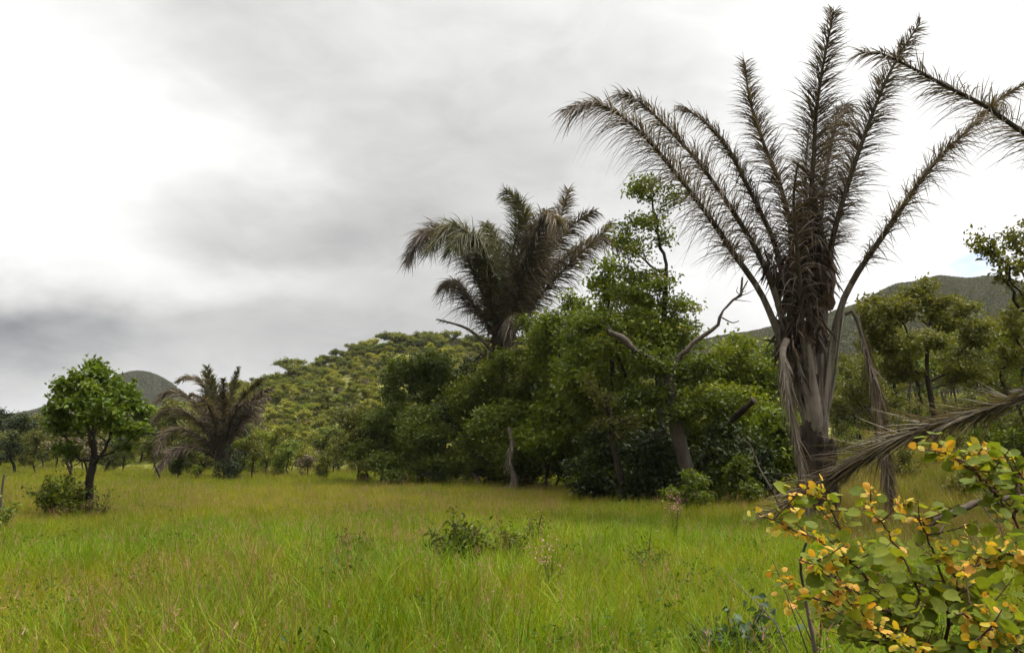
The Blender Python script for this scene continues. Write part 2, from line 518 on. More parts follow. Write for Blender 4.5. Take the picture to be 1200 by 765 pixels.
def plant_meshes(seed, H, r0, blobs, leaf, nleaf, natt=320, trunk=None, spread=None, up=.8, aspect=.5, step=None, rtip=.008, wander=.25, grav=0.05, kill=1.8, exp=.5):
    """one plant -> (limb MB, leaf MB); base at the origin. blobs: x,y,z,rx,ry,rz"""
    rng = np.random.default_rng(seed)
    step = step or H * .045
    if trunk is None:
        b = np.asarray(blobs, float)
        low = (b[:, 2] - b[:, 5]).min()
        top = max(low * .9, H * .12)
        lean = rng.normal(size=2) * .04 * H
        trunk = [(0, 0, -.15), (0, 0, top * .3), (lean[0] * .4, lean[1] * .4, top * .65), (lean[0], lean[1], top)]
    tr = spline(trunk, max(4, int(np.linalg.norm(np.diff(np.asarray(trunk, float), axis=0), axis=1).sum() / step)))
    N, par = grow(rng, blobs, natt, step, tr, kill=kill, wander=wander, grav=grav)
    limb = MB()
    tips, rad = skeleton(limb, N, par, r0, rtip, rng, exp=exp)
    cand = np.where((tips <= 3) & (np.arange(len(N)) >= len(tr)))[0]
    w = 1.0 / tips[cand]
    k = rng.choice(cand, nleaf, p=w / w.sum())
    sprd = spread if spread is not None else step * .8
    off = rng.normal(size=(nleaf, 3)) * sprd * np.array([1, 1, .6])
    back = rng.random((nleaf, 1))
    P = N[k] * back + N[np.maximum(par[k], 0)] * (1 - back) + off
    P[:, 2] = np.maximum(P[:, 2], .03)
    crown = MB()
    # one colour tendency per twig so that clumps read lighter and darker
    tw = rng.random(len(N))
    leaves(crown, P, leaf, rng, up, aspect, rnd=np.clip(.5 * tw[k] + .5 * rng.random(nleaf), 0, 1))
    return limb, crown


def auto_blobs(rng, H, W, low=.3, n=9, flat=.28, top=1.0):
    """an uneven crown out of leaf masses between low*H and H, about W wide"""
    out = []
    for i in range(n):
        r = rng.uniform(.22, .36)
        rz = max(r * H * (top - low) * .55, flat * W * .25)
        z = rng.uniform(H * low + rz * .75, max(H * top - rz, H * low + rz * .8)) if i else H * top - rz
        f = (z / H - low) / max(top - low, .01)
        wide = .55 + .45 * math.sin(math.pi * min(max(f * .8 + .22, 0), 1))
        a = i * 2.4 + rng.normal() * .4; q = W * .5 * (1 - r) * wide * rng.random() ** .4 * (1 if i else .3)
        out.append((q * math.cos(a), q * math.sin(a), z, r * W * .75, r * W * .75, rz))
    return out


def umbrella_blobs(rng, H, W, n=7):
    out = []
    for i in range(n):
        a = rng.uniform(0, 2 * np.pi); r = W * .36 * rng.random() ** .5
        out.append((r * np.cos(a), r * np.sin(a), H * rng.uniform(.72, .95) - r * .08, W * .22, W * .22, H * .07))
    return out


def place(name, loc, limb_me, crown_me, label, cat, group=None, rz=0.0, s=(1, 1, 1)):
    t = empty(name, loc, label, cat, group, rz)
    t.scale = s
    link('trunk' if cat in ('tree',) else 'stems', limb_me, t)
    link('crown' if cat in ('tree',) else 'foliage', crown_me, t)
    return t


def ground_at(px, Y):
    x = (px - 600) / F / (math.cos(PITCH)) * Y    # near the horizon row
    d = direction(px, HORIZON)
    x = d[0] / d[1] * Y
    return np.array([x, Y, float(terrain(x, Y))])


# ------------------------------------------------------------------ named trees near the meadow
def single_tree(px, Y, seed, H, r0, blobs, leaf, nleaf, label, lm, bm='bark_dark', cat='tree', name='tree', group=None, **kw):
    base = ground_at(px, Y)
    limb, crown = plant_meshes(seed, H, r0, blobs, leaf, nleaf, **kw)
    a = limb.mesh('limbs', [M[bm]], True)
    b = crown.mesh('leaves', [M[lm]])
    return place(name, base, a, b, label, cat, group), base


def rel(base, px, py, dy=0.0):
    """offset from base of the point seen at px,py and dy metres behind it"""
    return at(px, py, base[1] + dy) - base


# lone tree on the left of the meadow
b0 = ground_at(108, 23)
def B(px, py, dy, rx, ry, rz, b=None):
    p = rel(b0 if b is None else b, px, py, dy); return (*p, rx, ry, rz)
lone = [B(95, 445, 0, .75, .8, .5), B(125, 452, .3, .7, .8, .5), B(72, 470, -.2, .5, .7, .45), B(150, 470, .2, .55, .7, .45), B(105, 480, -.7, .8, .6, .5),
        B(108, 478, .8, .9, .6, .5), B(160, 500, 0, .35, .5, .35), B(70, 500, .3, .4, .5, .3), B(135, 508, -.3, .5, .5, .3), B(44, 468, 0, .14, .2, .14), B(118, 430, .1, .35, .5, .25),
        B(75, 522, .2, .55, .5, .25), B(172, 478, .3, .25, .4, .35), B(150, 528, .3, .45, .5, .25), B(60, 490, .4, .4, .5, .4), B(108, 535, -.4, .5, .4, .2)]
single_tree(108, 23, 3, 4.3, .10, lone, .15, 7600, 'lone leafy green tree standing in the meadow at the left with a dark forked trunk', 'leaf_lone', natt=420,
            trunk=[(0, 0, -.1), (.02, 0, .5), (-.03, 0, 1.0), (.03, 0, 1.4)], step=.17, spread=.115, aspect=.55, rtip=.006)

# the dense thicket in the middle: (px, distance, top py, width m, low, leaves, colour, seed, label)
THICKET = [
    (421, 54, 476, 3.6, .12, 5200, 'leaf_olive', 'bushy olive tree at the left end of the thicket'),
    (447, 52, 478, 3.6, .10, 6500, 'leaf_green', 'low green tree second from the left end of the thicket'),
    (495, 50, 405, 4.8, .15, 12000, 'leaf_green', 'tall round tree in the left half of the thicket, under the ridge'),
    (492, 46, 474, 4.9, .02, 11000, 'leaf_green', 'rounded bright green tree leafy to the ground at the left front of the thicket'),
    (548, 50, 415, 5.0, .10, 11000, 'leaf_dark', 'dark tree left below the brown and green palm'),
    (625, 44, 366, 5.6, .24, 15000, 'leaf_green', 'big dense green tree just right below the palm in the thicket'),
    (590, 42, 470, 4.0, .08, 7000, 'leaf_green', 'low green tree in front of the palm stem in the thicket'),
    (640, 40, 470, 3.6, .38, 5200, 'leaf_fresh', 'fresh green small tree overhanging the dark hollow of the thicket'),
    (690, 40, 345, 4.8, .10, 9500, 'leaf_mixed', 'green tree with scattered yellow leaves in the middle of the thicket'),
    (715, 34, 285, 3.8, .22, 9000, 'leaf_mixed', 'thin crowned tree with yellowing leaves just left of the slender sparse tree'),
    (704, 33.5, 500, 2.4, .0, 4200, 'leaf_dark', 'low dark leafy tree left of the thin leaning tree by the dark hollow'),
    (742, 37, 352, 5.0, .20, 12500, 'leaf_green', 'green tree behind the slender sparse tree in the thicket'),
    (850, 36, 380, 4.4, .20, 11000, 'leaf_fresh', 'yellowish green tree filling the gap left of the big palm'),
    (905, 38, 392, 3.8, .15, 8500, 'leaf_fresh', 'yellowish green tree half hidden behind the stem of the big palm'),
    (566, 44.5, 418, 3.4, .1, 8000, 'leaf_green', 'green tree hiding the stem of the brown and green palm in the thicket'),
    (668, 41, 330, 3.6, .35, 7000, 'leaf_mixed', 'yellow-green tree covering the right hand fronds of the palm in the thicket'),
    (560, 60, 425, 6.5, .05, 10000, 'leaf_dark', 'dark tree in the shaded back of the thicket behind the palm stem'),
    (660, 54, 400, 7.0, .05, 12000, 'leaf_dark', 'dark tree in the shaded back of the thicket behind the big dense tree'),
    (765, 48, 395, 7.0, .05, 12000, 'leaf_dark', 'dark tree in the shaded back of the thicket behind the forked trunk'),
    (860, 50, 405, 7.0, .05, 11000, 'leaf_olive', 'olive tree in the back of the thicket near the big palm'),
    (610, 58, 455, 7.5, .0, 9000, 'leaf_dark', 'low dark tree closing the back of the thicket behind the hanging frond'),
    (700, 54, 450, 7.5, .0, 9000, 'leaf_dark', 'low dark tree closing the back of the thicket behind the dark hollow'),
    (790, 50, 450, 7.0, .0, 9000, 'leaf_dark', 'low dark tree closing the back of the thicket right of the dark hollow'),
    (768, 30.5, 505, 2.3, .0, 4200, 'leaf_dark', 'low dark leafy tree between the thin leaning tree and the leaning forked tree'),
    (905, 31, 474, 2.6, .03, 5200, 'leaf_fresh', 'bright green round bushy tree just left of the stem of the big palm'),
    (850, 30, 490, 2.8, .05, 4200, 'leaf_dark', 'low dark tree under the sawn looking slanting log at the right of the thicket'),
]
for i, (px, Y, top, W, low, nl, lm, label) in enumerate(THICKET):
    base = ground_at(px, Y)
    H = float(rel(base, px, top)[2])
    rng = np.random.default_rng(100 + i)
    bl = auto_blobs(rng, H, W * 1.15, low, 13 if H > 5 else 9)
    single_tree(px, Y, 200 + i, H, .03 + H * .012, bl, .19, int(nl * 1.3), label, lm, 'bark_brown', natt=420, step=max(H * .04, .2), spread=.30, aspect=.55)

# slender sparse tree rising above the thicket
b1 = ground_at(772, 32)
slim = [B(758, 222, 0, .6, .6, .3, b1), B(785, 232, .2, .35, .4, .35, b1), B(748, 262, -.2, .55, .6, .35, b1), B(778, 270, .2, .3, .4, .3, b1), B(738, 300, 0, .6, .6, .4, b1),
        B(725, 275, .2, .35, .4, .3, b1), B(770, 330, 0, .45, .6, .4, b1), B(745, 345, 0, .7, .7, .5, b1), B(800, 365, .2, .5, .6, .3, b1), B(790, 400, 0, .8, .8, .5, b1), B(745, 400, 0, 1.0, .9, .6, b1)]
single_tree(772, 32, 11, 11.5, .14, [(*b_[:3], b_[3] * 1.7, b_[4] * 1.7, b_[5] * 1.7) for b_ in slim], .16, 12500, 'tall slender tree with sparse leaves rising above the thicket left of the big palm', 'leaf_mixed', 'bark_dark', natt=700,
            trunk=[tuple(rel(b1, *q)) for q in ((775, 596), (776, 520), (772, 440), (778, 370), (781, 310))], step=.24, spread=.22, rtip=.011)

# leaning forked tree with a dead limb, front of the thicket
b2 = ground_at(815, 29)
fork = [B(760, 420, 0, .9, .9, .6, b2), B(700, 370, .3, .8, .8, .4, b2), B(820, 430, .2, .8, .8, .5, b2), B(745, 470, -.2, .8, .7, .4, b2), B(670, 400, 0, .5, .6, .4, b2), B(840, 470, .3, .7, .7, .4, b2), B(800, 480, -.3, .8, .7, .4, b2)]
ft, _ = single_tree(815, 29, 12, 6.5, .24, fork, .15, 8200, 'leaning forked tree with a bare dead limb reaching up to the right', 'leaf_green', 'bark_grey', natt=260,
            trunk=[tuple(rel(b2, *q)) for q in ((820, 598), (808, 560), (797, 520), (788, 480), (783, 440))], step=.22, spread=.22, rtip=.012)
def limb_part(parent, pts, r0, r1, mat, name='dead_limb', n=18, extra=()):
    mb = MB(); rng = np.random.default_rng(len(pts) * 7 + int(abs(pts[0][0]) * 100))
    P = spline(pts, n); P[1:] += rng.normal(size=(n - 1, 3)) * r0 * .22
    tube(mb, P, np.linspace(r0 * .8, r1 * .7, n) * (1 + .12 * rng.normal(size=n)), 7, rng=rng, rough=.10)
    for k in range(9):
        i = rng.integers(3, n - 1); dv = unit(rng.normal(size=3) + [0, -.2, .5]); ln = rng.uniform(.3, .9)
        Q = spline([P[i], P[i] + dv * ln * .5 + rng.normal(size=3) * .06, P[i] + dv * ln + rng.normal(size=3) * .12], 7)
        tube(mb, Q, np.linspace(r1 * .45, .006, 7), 4, rng=rng, rough=.1)
    for e in extra:
        Q = spline(e[0], 8); tube(mb, Q, np.linspace(e[1], e[2], 8), 5, rng=rng, rough=.06)
    return mb.build(name, M[mat], parent, True)
r2 = lambda px, py, dy=0: tuple(rel(b2, px, py, dy))
limb_part(ft, [r2(785, 450), r2(792, 424), r2(815, 400), r2(840, 380), r2(850, 360), r2(868, 345), r2(875, 330)], .13, .05, 'dead_wood',
          extra=[([r2(868, 346), r2(869, 336), r2(870, 325)], .05, .035), ([r2(846, 372), r2(858, 378), r2(866, 376)], .03, .015)])
limb_part(ft, [r2(785, 450), r2(765, 425), r2(735, 405), r2(705, 385), r2(680, 378)], .065, .02, 'bark_brown', 'limb',
          extra=[([r2(718, 394), r2(714, 375), r2(722, 350), r2(735, 340)], .05, .02)])
limb_part(ft, [r2(800, 500), r2(775, 505), r2(755, 520)], .06, .02, 'bark_brown', 'limb', 8)

# thin dark leaning trunk in front of the hollow
b3 = ground_at(732, 31)
thin_bl = [B(715, 470, 0, .7, .7, .5, b3), B(690, 450, .2, .6, .6, .4, b3), B(745, 500, .2, .5, .6, .4, b3), B(700, 500, -.2, .5, .5, .3, b3)]
single_tree(732, 31, 14, 4.6, .12, thin_bl, .12, 1500, 'thin dark leaning tree with few leaves in front of the dark hollow', 'leaf_olive', 'bark_brown', natt=170,
            trunk=[tuple(rel(b3, *q)) for q in ((735, 598), (728, 560), (720, 525), (716, 500))], step=.18, spread=.2, rtip=.010, wander=.5)

# slanting broken log caught in the thicket
b4 = ground_at(866, 29.0)
mb = MB(); rng = np.random.default_rng(5)
P = spline([at(838, 512, 30.2), at(858, 492, 29.4), at(884, 469, 28.6)], 14)
tube(mb, P, np.linspace(.13, .10, 14) * (1 + .1 * rng.normal(size=14)), 9, rng=rng, rough=.08)
tube(mb, spline([at(838, 512, 30.2), at(826, 560, 30.3), at(830, 603, 30.3)], 10), np.linspace(.16, .22, 10), 9, rng=rng, rough=.08)
tag(mb.build('broken_trunk', M['bark_brown'], smooth=True), 'broken brown trunk slanting out of the thicket left of the big palm', 'dead trunk')

# pale dead branches
def dry_branch(label, pts, r0, r1, mat='dead_wood', subs=()):
    mb = MB(); rng = np.random.default_rng(int(abs(pts[0][0] * 1000)) % 9999)
    P = spline(pts, 22); P[1:-1] += rng.normal(size=(20, 3)) * r0 * .18
    tube(mb, P, np.linspace(r0, r1, 22), 6, rng=rng, rough=.08)
    for s_, ra in subs:
        tube(mb, spline(s_, 8), np.linspace(ra, ra * .4, 8), 5, rng=rng, rough=.08)
    return tag(mb.build('dry_branch', M[mat], smooth=True), label, 'branch')
dry_branch('thin pale dead branch arching up in front of the fallen frond', [at(921, 604, 20), at(905, 575, 20), at(890, 548, 20.3), at(878, 520, 20.5), at(862, 512, 20.6)], .035, .01,
           subs=[([at(905, 575, 20), at(907, 565, 19.8), at(903, 558, 19.8)], .02)])
dry_branch('short pale dead stick leaning on the thicket left of the hanging frond', [at(566, 576, 42), at(558, 560, 42.5), at(548, 545, 43)], .07, .04)
dry_branch('bare dead branch lying low behind the yellow bush', [at(1085, 615, 12), at(1105, 606, 12), at(1135, 592, 12.2), at(1170, 585, 12.3), at(1215, 578, 12.5)], .06, .03, 'rachis',
           subs=[([at(1110, 603, 12), at(1104, 620, 11.8), at(1096, 632, 11.6)], .015), ([at(1150, 588, 12.2), at(1160, 604, 12), at(1172, 615, 11.8)], .015)])


# ------------------------------------------------------------------ raffia palms
def frond(parent, ctrl, r0=.10, r1=.015, t0=.28, L=1.0, n=130, droop=.35, lean=.9, lm='frond_dead', seed=0, rows=1.0, width=.034, grey=.0, n_ax=30, fan=None, label=None, rm=None):
    """one feather-shaped leaf: rachis tube with two ragged rows of narrow leaflets"""
    rng = np.random.default_rng(seed)
    P = spline(ctrl, n_ax)
    mb = MB()
    rr = np.linspace(0, 1, n_ax)
    rad = r0 * (1 - rr) ** .8 + r1
    mat = np.where(rr < grey, 1, 0)
    tube(mb, P, rad, 7, mat, flat=.65, rng=rng, rough=.04)
    o = mb.build('frond', [M[rm or 'rachis'], M['petiole']], parent, True)
    if label: o['label'] = label
    T = unit(np.gradient(P, axis=0))
    u = np.sort(np.concatenate([rng.uniform(t0, 1, n), rng.uniform(t0, 1, n)]))
    side = rng.choice([-1.0, 1.0], len(u))
    x = u * (n_ax - 1); i = np.clip(x.astype(int), 0, n_ax - 2); f = (x - i)[:, None]
    p = P[i] * (1 - f) + P[i + 1] * f
    t = unit(T[i] * (1 - f) + T[i + 1] * f)
    upv = np.array([0, 0, 1.0])
    if fan is None:
        s = np.cross(t, upv)
    else:
        s = np.broadcast_to(np.asarray(fan, float), t.shape).copy()
    s = unit(s - t * (s * t).sum(1, keepdims=True) + 1e-6)
    w = np.cross(s, t)
    ang = rng.normal(0, .55 * rows, len(u)) + .25
    out = s * (side * np.cos(ang))[:, None] + w * np.sin(ang)[:, None]
    v = (u - t0) / (1 - t0)
    length = L * (.35 + .65 * np.sin(np.pi * np.clip(v * .8 + .18, 0, 1))) * rng.uniform(.7, 1.2, len(u))
    fw = lean * rng.uniform(.7, 1.2, len(u)) + .5 * v
    d = unit(out + t * fw[:, None])
    dr = droop * rng.uniform(.5, 1.6, len(u))
    K = 5
    sN = np.linspace(0, 1, K)
    C = p[:, None, :] + d[:, None, :] * (length[:, None] * sN)[..., None]
    C[..., 2] -= (length * dr)[:, None] * sN[None, :] ** 2.0
    C += rng.normal(size=(len(u), 1, 3)) * (sN ** 2)[None, :, None] * (length * .085)[:, None, None]
    wv = unit(np.cross(d, rng.normal(size=d.shape) + t * 1.0))
    ww = width * np.array([.6, 1.0, .9, .6, .12])
    A = C + wv[:, None, :] * (ww[None, :, None] * .5)
    Bv = C - wv[:, None, :] * (ww[None, :, None] * .5)
    V = np.stack([A, Bv], 2).reshape(-1, 3)
    base = (np.arange(len(u)) * K * 2)[:, None, None]
    kk = (np.arange(K - 1) * 2)[None, :, None]
    Fq = (base + kk + np.array([0, 1, 3, 2])[None, None, :]).reshape(-1, 4)
    lf = MB(); lf.add(V, Fq, 0, np.repeat(rng.random(len(u)), K - 1))
    lf.build('leaflets', M[lm], o)
    return o


def strips(mb, P, D, L, W, rng, droop=.3):
    n = len(P); K = 4; s = np.linspace(0, 1, K)
    C = P[:, None, :] + D[:, None, :] * (L[:, None] * s)[..., None]
    C[..., 2] -= (L * droop)[:, None] * s[None] ** 2
    wv = unit(np.cross(D, rng.normal(size=D.shape)))
    ww = np.array([.8, 1, .7, .2])[None, :, None] * W[:, None, None] * .5
    V = np.stack([C + wv[:, None] * ww, C - wv[:, None] * ww], 2).reshape(-1, 3)
    base = (np.arange(n) * K * 2)[:, None, None]; kk = (np.arange(K - 1) * 2)[None, :, None]
    Fq = (base + kk + np.array([0, 1, 3, 2])).reshape(-1, 4)
    mb.add(V, Fq, 0, np.repeat(rng.random(n), K - 1))


# the big dry palm at the right
YP = 22.0
pb = ground_at(955, YP)
big = empty('raffia_palm', pb, 'huge dry brown raffia palm fanning its fronds against the sky at the right', 'palm', 'raffia palms')
q = lambda px, py, dy=0.0: tuple(rel(pb, px, py, dy))
rng = np.random.default_rng(77)
mb = MB()
tube(mb, spline([q(958, 608), q(957, 575), q(956, 540), q(955, 510), q(953, 480), q(950, 440)], 26), np.concatenate([np.linspace(.36, .40, 10), np.linspace(.38, .2, 16)]), 18, rng=rng, rough=.06, cap=True)
for k in range(46):                     # stubs of old leaf bases clasping the stem
    a = rng.uniform(0, 2 * np.pi); z = rng.uniform(.2, 2.0)
    c = np.array([math.cos(a), math.sin(a), 0])
    p0 = np.array([.05, 0, z]) + c * .30
    tube(mb, spline([p0, p0 + c * .10 + [0, 0, .25], p0 + c * (.12 + .1 * rng.random()) + [0, 0, .5]], 5), np.array([.10, .11, .10, .08, .03]), 6, flat=.5, rng=rng, rough=.08)
mb.build('trunk', M['bark_brown'], big, True)
BIG = [  # control pixels, tip depth offset, droop, leaflet length, fan
    ([(948, 515), (925, 430), (896, 352), (862, 300), (833, 257), (787, 197), (742, 147), (700, 122), (667, 128)], -2.0, .55, 1.15, None),
    ([(950, 515), (930, 430), (910, 350), (890, 300), (865, 257), (820, 192), (774, 142), (745, 116), (725, 110)], -.8, .55, 1.15, None),
    ([(951, 512), (936, 430), (922, 350), (907, 284), (879, 225), (852, 174), (820, 138), (799, 128)], 1.4, .5, 1.0, None),
    ([(953, 512), (942, 420), (934, 330), (925, 260), (912, 210), (897, 174), (879, 119), (873, 74)], .8, .35, .95, (1, .3, 0)),
    ([(955, 512), (950, 420), (947, 330), (949, 257), (953, 192), (957, 128), (966, 69), (977, 14)], -.8, .25, 1.0, (1, -.2, 0)),
    ([(957, 512), (956, 420), (956, 330), (962, 250), (970, 190), (980, 145), (992, 122)], 3.0, .5, 1.25, (1, 0, 0)),
    ([(959, 512), (964, 420), (968, 340), (974, 290), (984, 248), (1003, 188), (1026, 124), (1049, 73), (1078, 27)], -.5, .3, .85, (1, -.3, 0)),
    ([(962, 512), (972, 430), (982, 372), (1000, 328), (1039, 270), (1090, 197), (1131, 156), (1168, 119), (1200, 99)], -1.2, .45, .85, None),
    ([(956, 512), (953, 420), (950, 320), (946, 250), (944, 200), (948, 150)], 2.2, .4, 1.1, (1, .2, 0)),
    ([(955, 512), (945, 430), (938, 350), (934, 290), (930, 235), (935, 190)], -1.6, .6, 1.0, (1, 0, 0)),
]
for i, (cp, dy, dr, L, fan) in enumerate(BIG):
    m_ = len(cp) - 1
    pts = [q(px, py, dy * (k / m_) ** 1.3 + (0 if k else 0)) for k, (px, py) in enumerate(cp)]
    ang = 2 * np.pi * i / len(BIG)
    pts[0] = tuple(np.array(pts[0]) + np.array([.10 * math.cos(ang), .22 * math.sin(ang), -.1]))
    frond(big, pts, r0=.095, r1=.018, t0=.43 if i < 8 else .4, L=L * 1.08, n=480 if i < 8 else 130, droop=dr * 1.2, lean=.75, lm='frond_dead', width=.024, seed=300 + i, grey=.36, fan=fan, rows=1.0)
# grey broad leaf sheaths in a fan above the stem
for i, (ox, oy, wd, h) in enumerate([(-.62, -.05, .24, 4.6), (-.36, -.30, .22, 4.4), (-.10, -.40, .26, 4.7), (.16, -.38, .22, 4.3), (.40, -.26, .24, 4.9), (.66, -.02, .22, 5.3), (-.35, .35, .25, 4.8), (.3, .38, .25, 4.8)]):
    mb = MB(); rng = np.random.default_rng(500 + i)
    out_ = unit(np.array([ox, oy * 1.6, 0]))
    P = spline([(ox * .24 + .04, oy * .74, 1.75 + .5 * (i % 3) * .6), (ox * .40 + .04, oy * .84, 2.65), (ox * .85 + .02, oy * .8, 3.6), (ox * 1.35, oy * .8, h)], 18)
    tan = np.array([-out_[1], out_[0], 0])
    ww = wd * np.interp(np.linspace(0, 1, 18), [0, .25, .6, 1], [.9, 1.0, .62, .34])
    a_ = np.linspace(0, 2 * np.pi, 10, endpoint=False)
    ww = ww * .62
    V = P[:, None] + np.cos(a_)[None, :, None] * ww[:, None, None] * tan + (np.sin(a_) * .34 - .16 * np.cos(a_) ** 2)[None, :, None] * ww[:, None, None] * out_
    V = V * (1 + .004 * rng.normal(size=V.shape))
    I = np.arange(180).reshape(18, 10)
    mb.add(V, np.stack([I[:-1], np.roll(I[:-1], -1, 1), np.roll(I[1:], -1, 1), I[1:]], -1).reshape(-1, 4), 0, rng.random())
    mb.build('leaf_sheath', M['petiole'], big, True)
# shaggy dark fibre round the bases of the fronds
mb = MB(); rng = np.random.default_rng(9)
def fibre_lump(c, r, n, up_=.3, L=(.2, .6)):
    n = int(n * .7); u = unit(rng.normal(size=(n, 3))); P = np.asarray(c) + u * np.asarray(r) * (rng.random((n, 1)) ** .4)
    Dv = unit(u * np.array([.7, .7, .2]) + np.array([0, 0, -1.0]) * np.where(rng.random((n, 1)) < up_, -1, 1) + .3 * rng.normal(size=(n, 3)))
    strips(mb, P, Dv, rng.uniform(*L, n), rng.uniform(.03, .09, n), rng)
for (px, py, rx, rz, n) in [(942, 268, .2, .8, 200), (955, 300, .26, 1.0, 330), (932, 335, .28, .9, 380), (928, 385, .26, .7, 280), (968, 310, .16, .8, 170), (913, 320, .2, .45, 140), (902, 308, .16, .25, 80), (948, 360, .32, .7, 230), (922, 400, .18, .8, 200), (930, 440, .13, .5, 90), (955, 390, .22, .5, 120)]:
    fibre_lump(q(px, py, 0), (rx, .5, rz), n)
for (px, py, h) in [(940, 300, 3.2), (957, 290, 3.0), (930, 340, 2.4), (968, 320, 2.0)]:
    c = np.array(q(px, py)); tube(mb, spline([c - [0, 0, h / 2], c, c + [0, 0, h / 2]], 12), np.array([.10, .15, .18, .2, .21, .21, .21, .2, .18, .15, .1, .05]), 9, rng=rng, rough=.16)
mb.build('fibre_mass', M['fibre'], big)
# dead fronds hanging from the crown to the ground
frond(big, [q(922, 398, -.5), q(917, 415, -.9), q(922, 450, -1.1), q(932, 510, -1.2), (q(943, 565, -1.3)), q(950, 612, -1.4)], .07, .02, .12, .36, 220, 1.3, 1.1, 'frond_grey', 401, rows=.7, width=.028, rm='petiole',
      label='pale grey dead frond hanging down along the left of the palm stem')
frond(big, [q(990, 368, -.2), q(1000, 366, -.3), q(1012, 400, -.5), q(1028, 460, -.7), q(1038, 530, -.8), q(1045, 606, -.9)], .06, .02, .15, .45, 180, 1.3, 1.0, 'frond_dead', 402, rows=.7, width=.028,
      label='dark dead frond hanging down to the right of the palm stem')

# a second big palm just right of the picture, with one frond leaning into it and one fallen
pb2 = np.array([15.5, 17.0, float(terrain(15.5, 17.0))])
edge = empty('raffia_palm', pb2, 'raffia palm beyond the right edge with one dark frond arching across the top right corner', 'palm', 'raffia palms')
rng = np.random.default_rng(78)
mb = MB(); tube(mb, spline([(0, 0, -.2), (0, 0, .8), (-.05, 0, 1.8), (-.05, 0, 2.6)], 14), np.linspace(.5, .3, 14), 16, rng=rng, rough=.07)
mb.build('trunk', M['bark_brown'], edge, True)
e = lambda px, py, Y: tuple(at(px, py, Y) - pb2)
frond(edge, [(0, 0, 2.4), (-.3, 0, 4.2), e(1290, 235, 16.6), e(1240, 180, 16.3), e(1200, 156, 16), e(1154, 124, 15.6), e(1108, 101, 15.2), e(1062, 76, 15), e(1030, 62, 14.8), e(1010, 62, 14.7)], .10, .014, .38, .85, 420, .4, .7, 'frond_dead', 601, grey=.3, width=.02)
for i, (dx, dy, hz) in enumerate([(2.5, 1, 7), (3.5, -2, 5.5), (1.5, 3, 7.5), (.8, -2.5, 6.5), (3.8, 2.8, 4.6)]):
    frond(edge, [(0, 0, 2.4), (dx * .15, dy * .15, 4.2), (dx * .4, dy * .4, hz * .9), (dx * .8, dy * .8, hz), (dx * 1.2, dy * 1.2, hz * .85)], .10, .014, .35, .85, 110, .4, .9, 'frond_dead', 610 + i, grey=.3)

fr = tag(bpy.data.objects.new('fallen_frond', None), 'big brown dead palm frond fallen across in front of the big palm at the right', 'palm frond')
COL.objects.link(fr); fb = at(885, 612, 19.5); fr.location = tuple(fb)
w = lambda px, py, Y: tuple(at(px, py, Y) - fb)
o = frond(fr, [tuple(pb2 - fb + np.array([-.3, 0, 4.5])), w(1340, 418, 16.0), w(1215, 460, 16.2), w(1150, 482, 16.8), w(1090, 500, 17.3), w(1030, 525, 18), w(985, 553, 18.6), w(940, 580, 19.1), w(890, 606, 19.4)], .115, .02,   .50, 1.2, 230, .12, .9, 'frond_brown', 701, rows=1.3, width=.016, rm='rachis')
o.name = 'rachis'
# ragged old leaf bases along the rachis
mb = MB(); rng = np.random.default_rng(41)
Pp = spline([w(1340, 418, 16.0), w(1215, 460, 16.2), w(1150, 482, 16.8), w(1090, 500, 17.3), w(1030, 525, 18), w(985, 553, 18.6), w(930, 585, 19.2)], 200)
k = rng.integers(0, 199, 1300); Tt = unit(np.gradient(Pp, axis=0))[k]
strips(mb, Pp[k] + rng.normal(size=(1300, 3)) * .055, unit(Tt * 1.4 + rng.normal(size=(1300, 3)) * .38), rng.uniform(.2, .6, 1300), rng.uniform(.02, .05, 1300), rng, .1)
mb.build('ragged_leaflets', M['frond_brown'], fr)

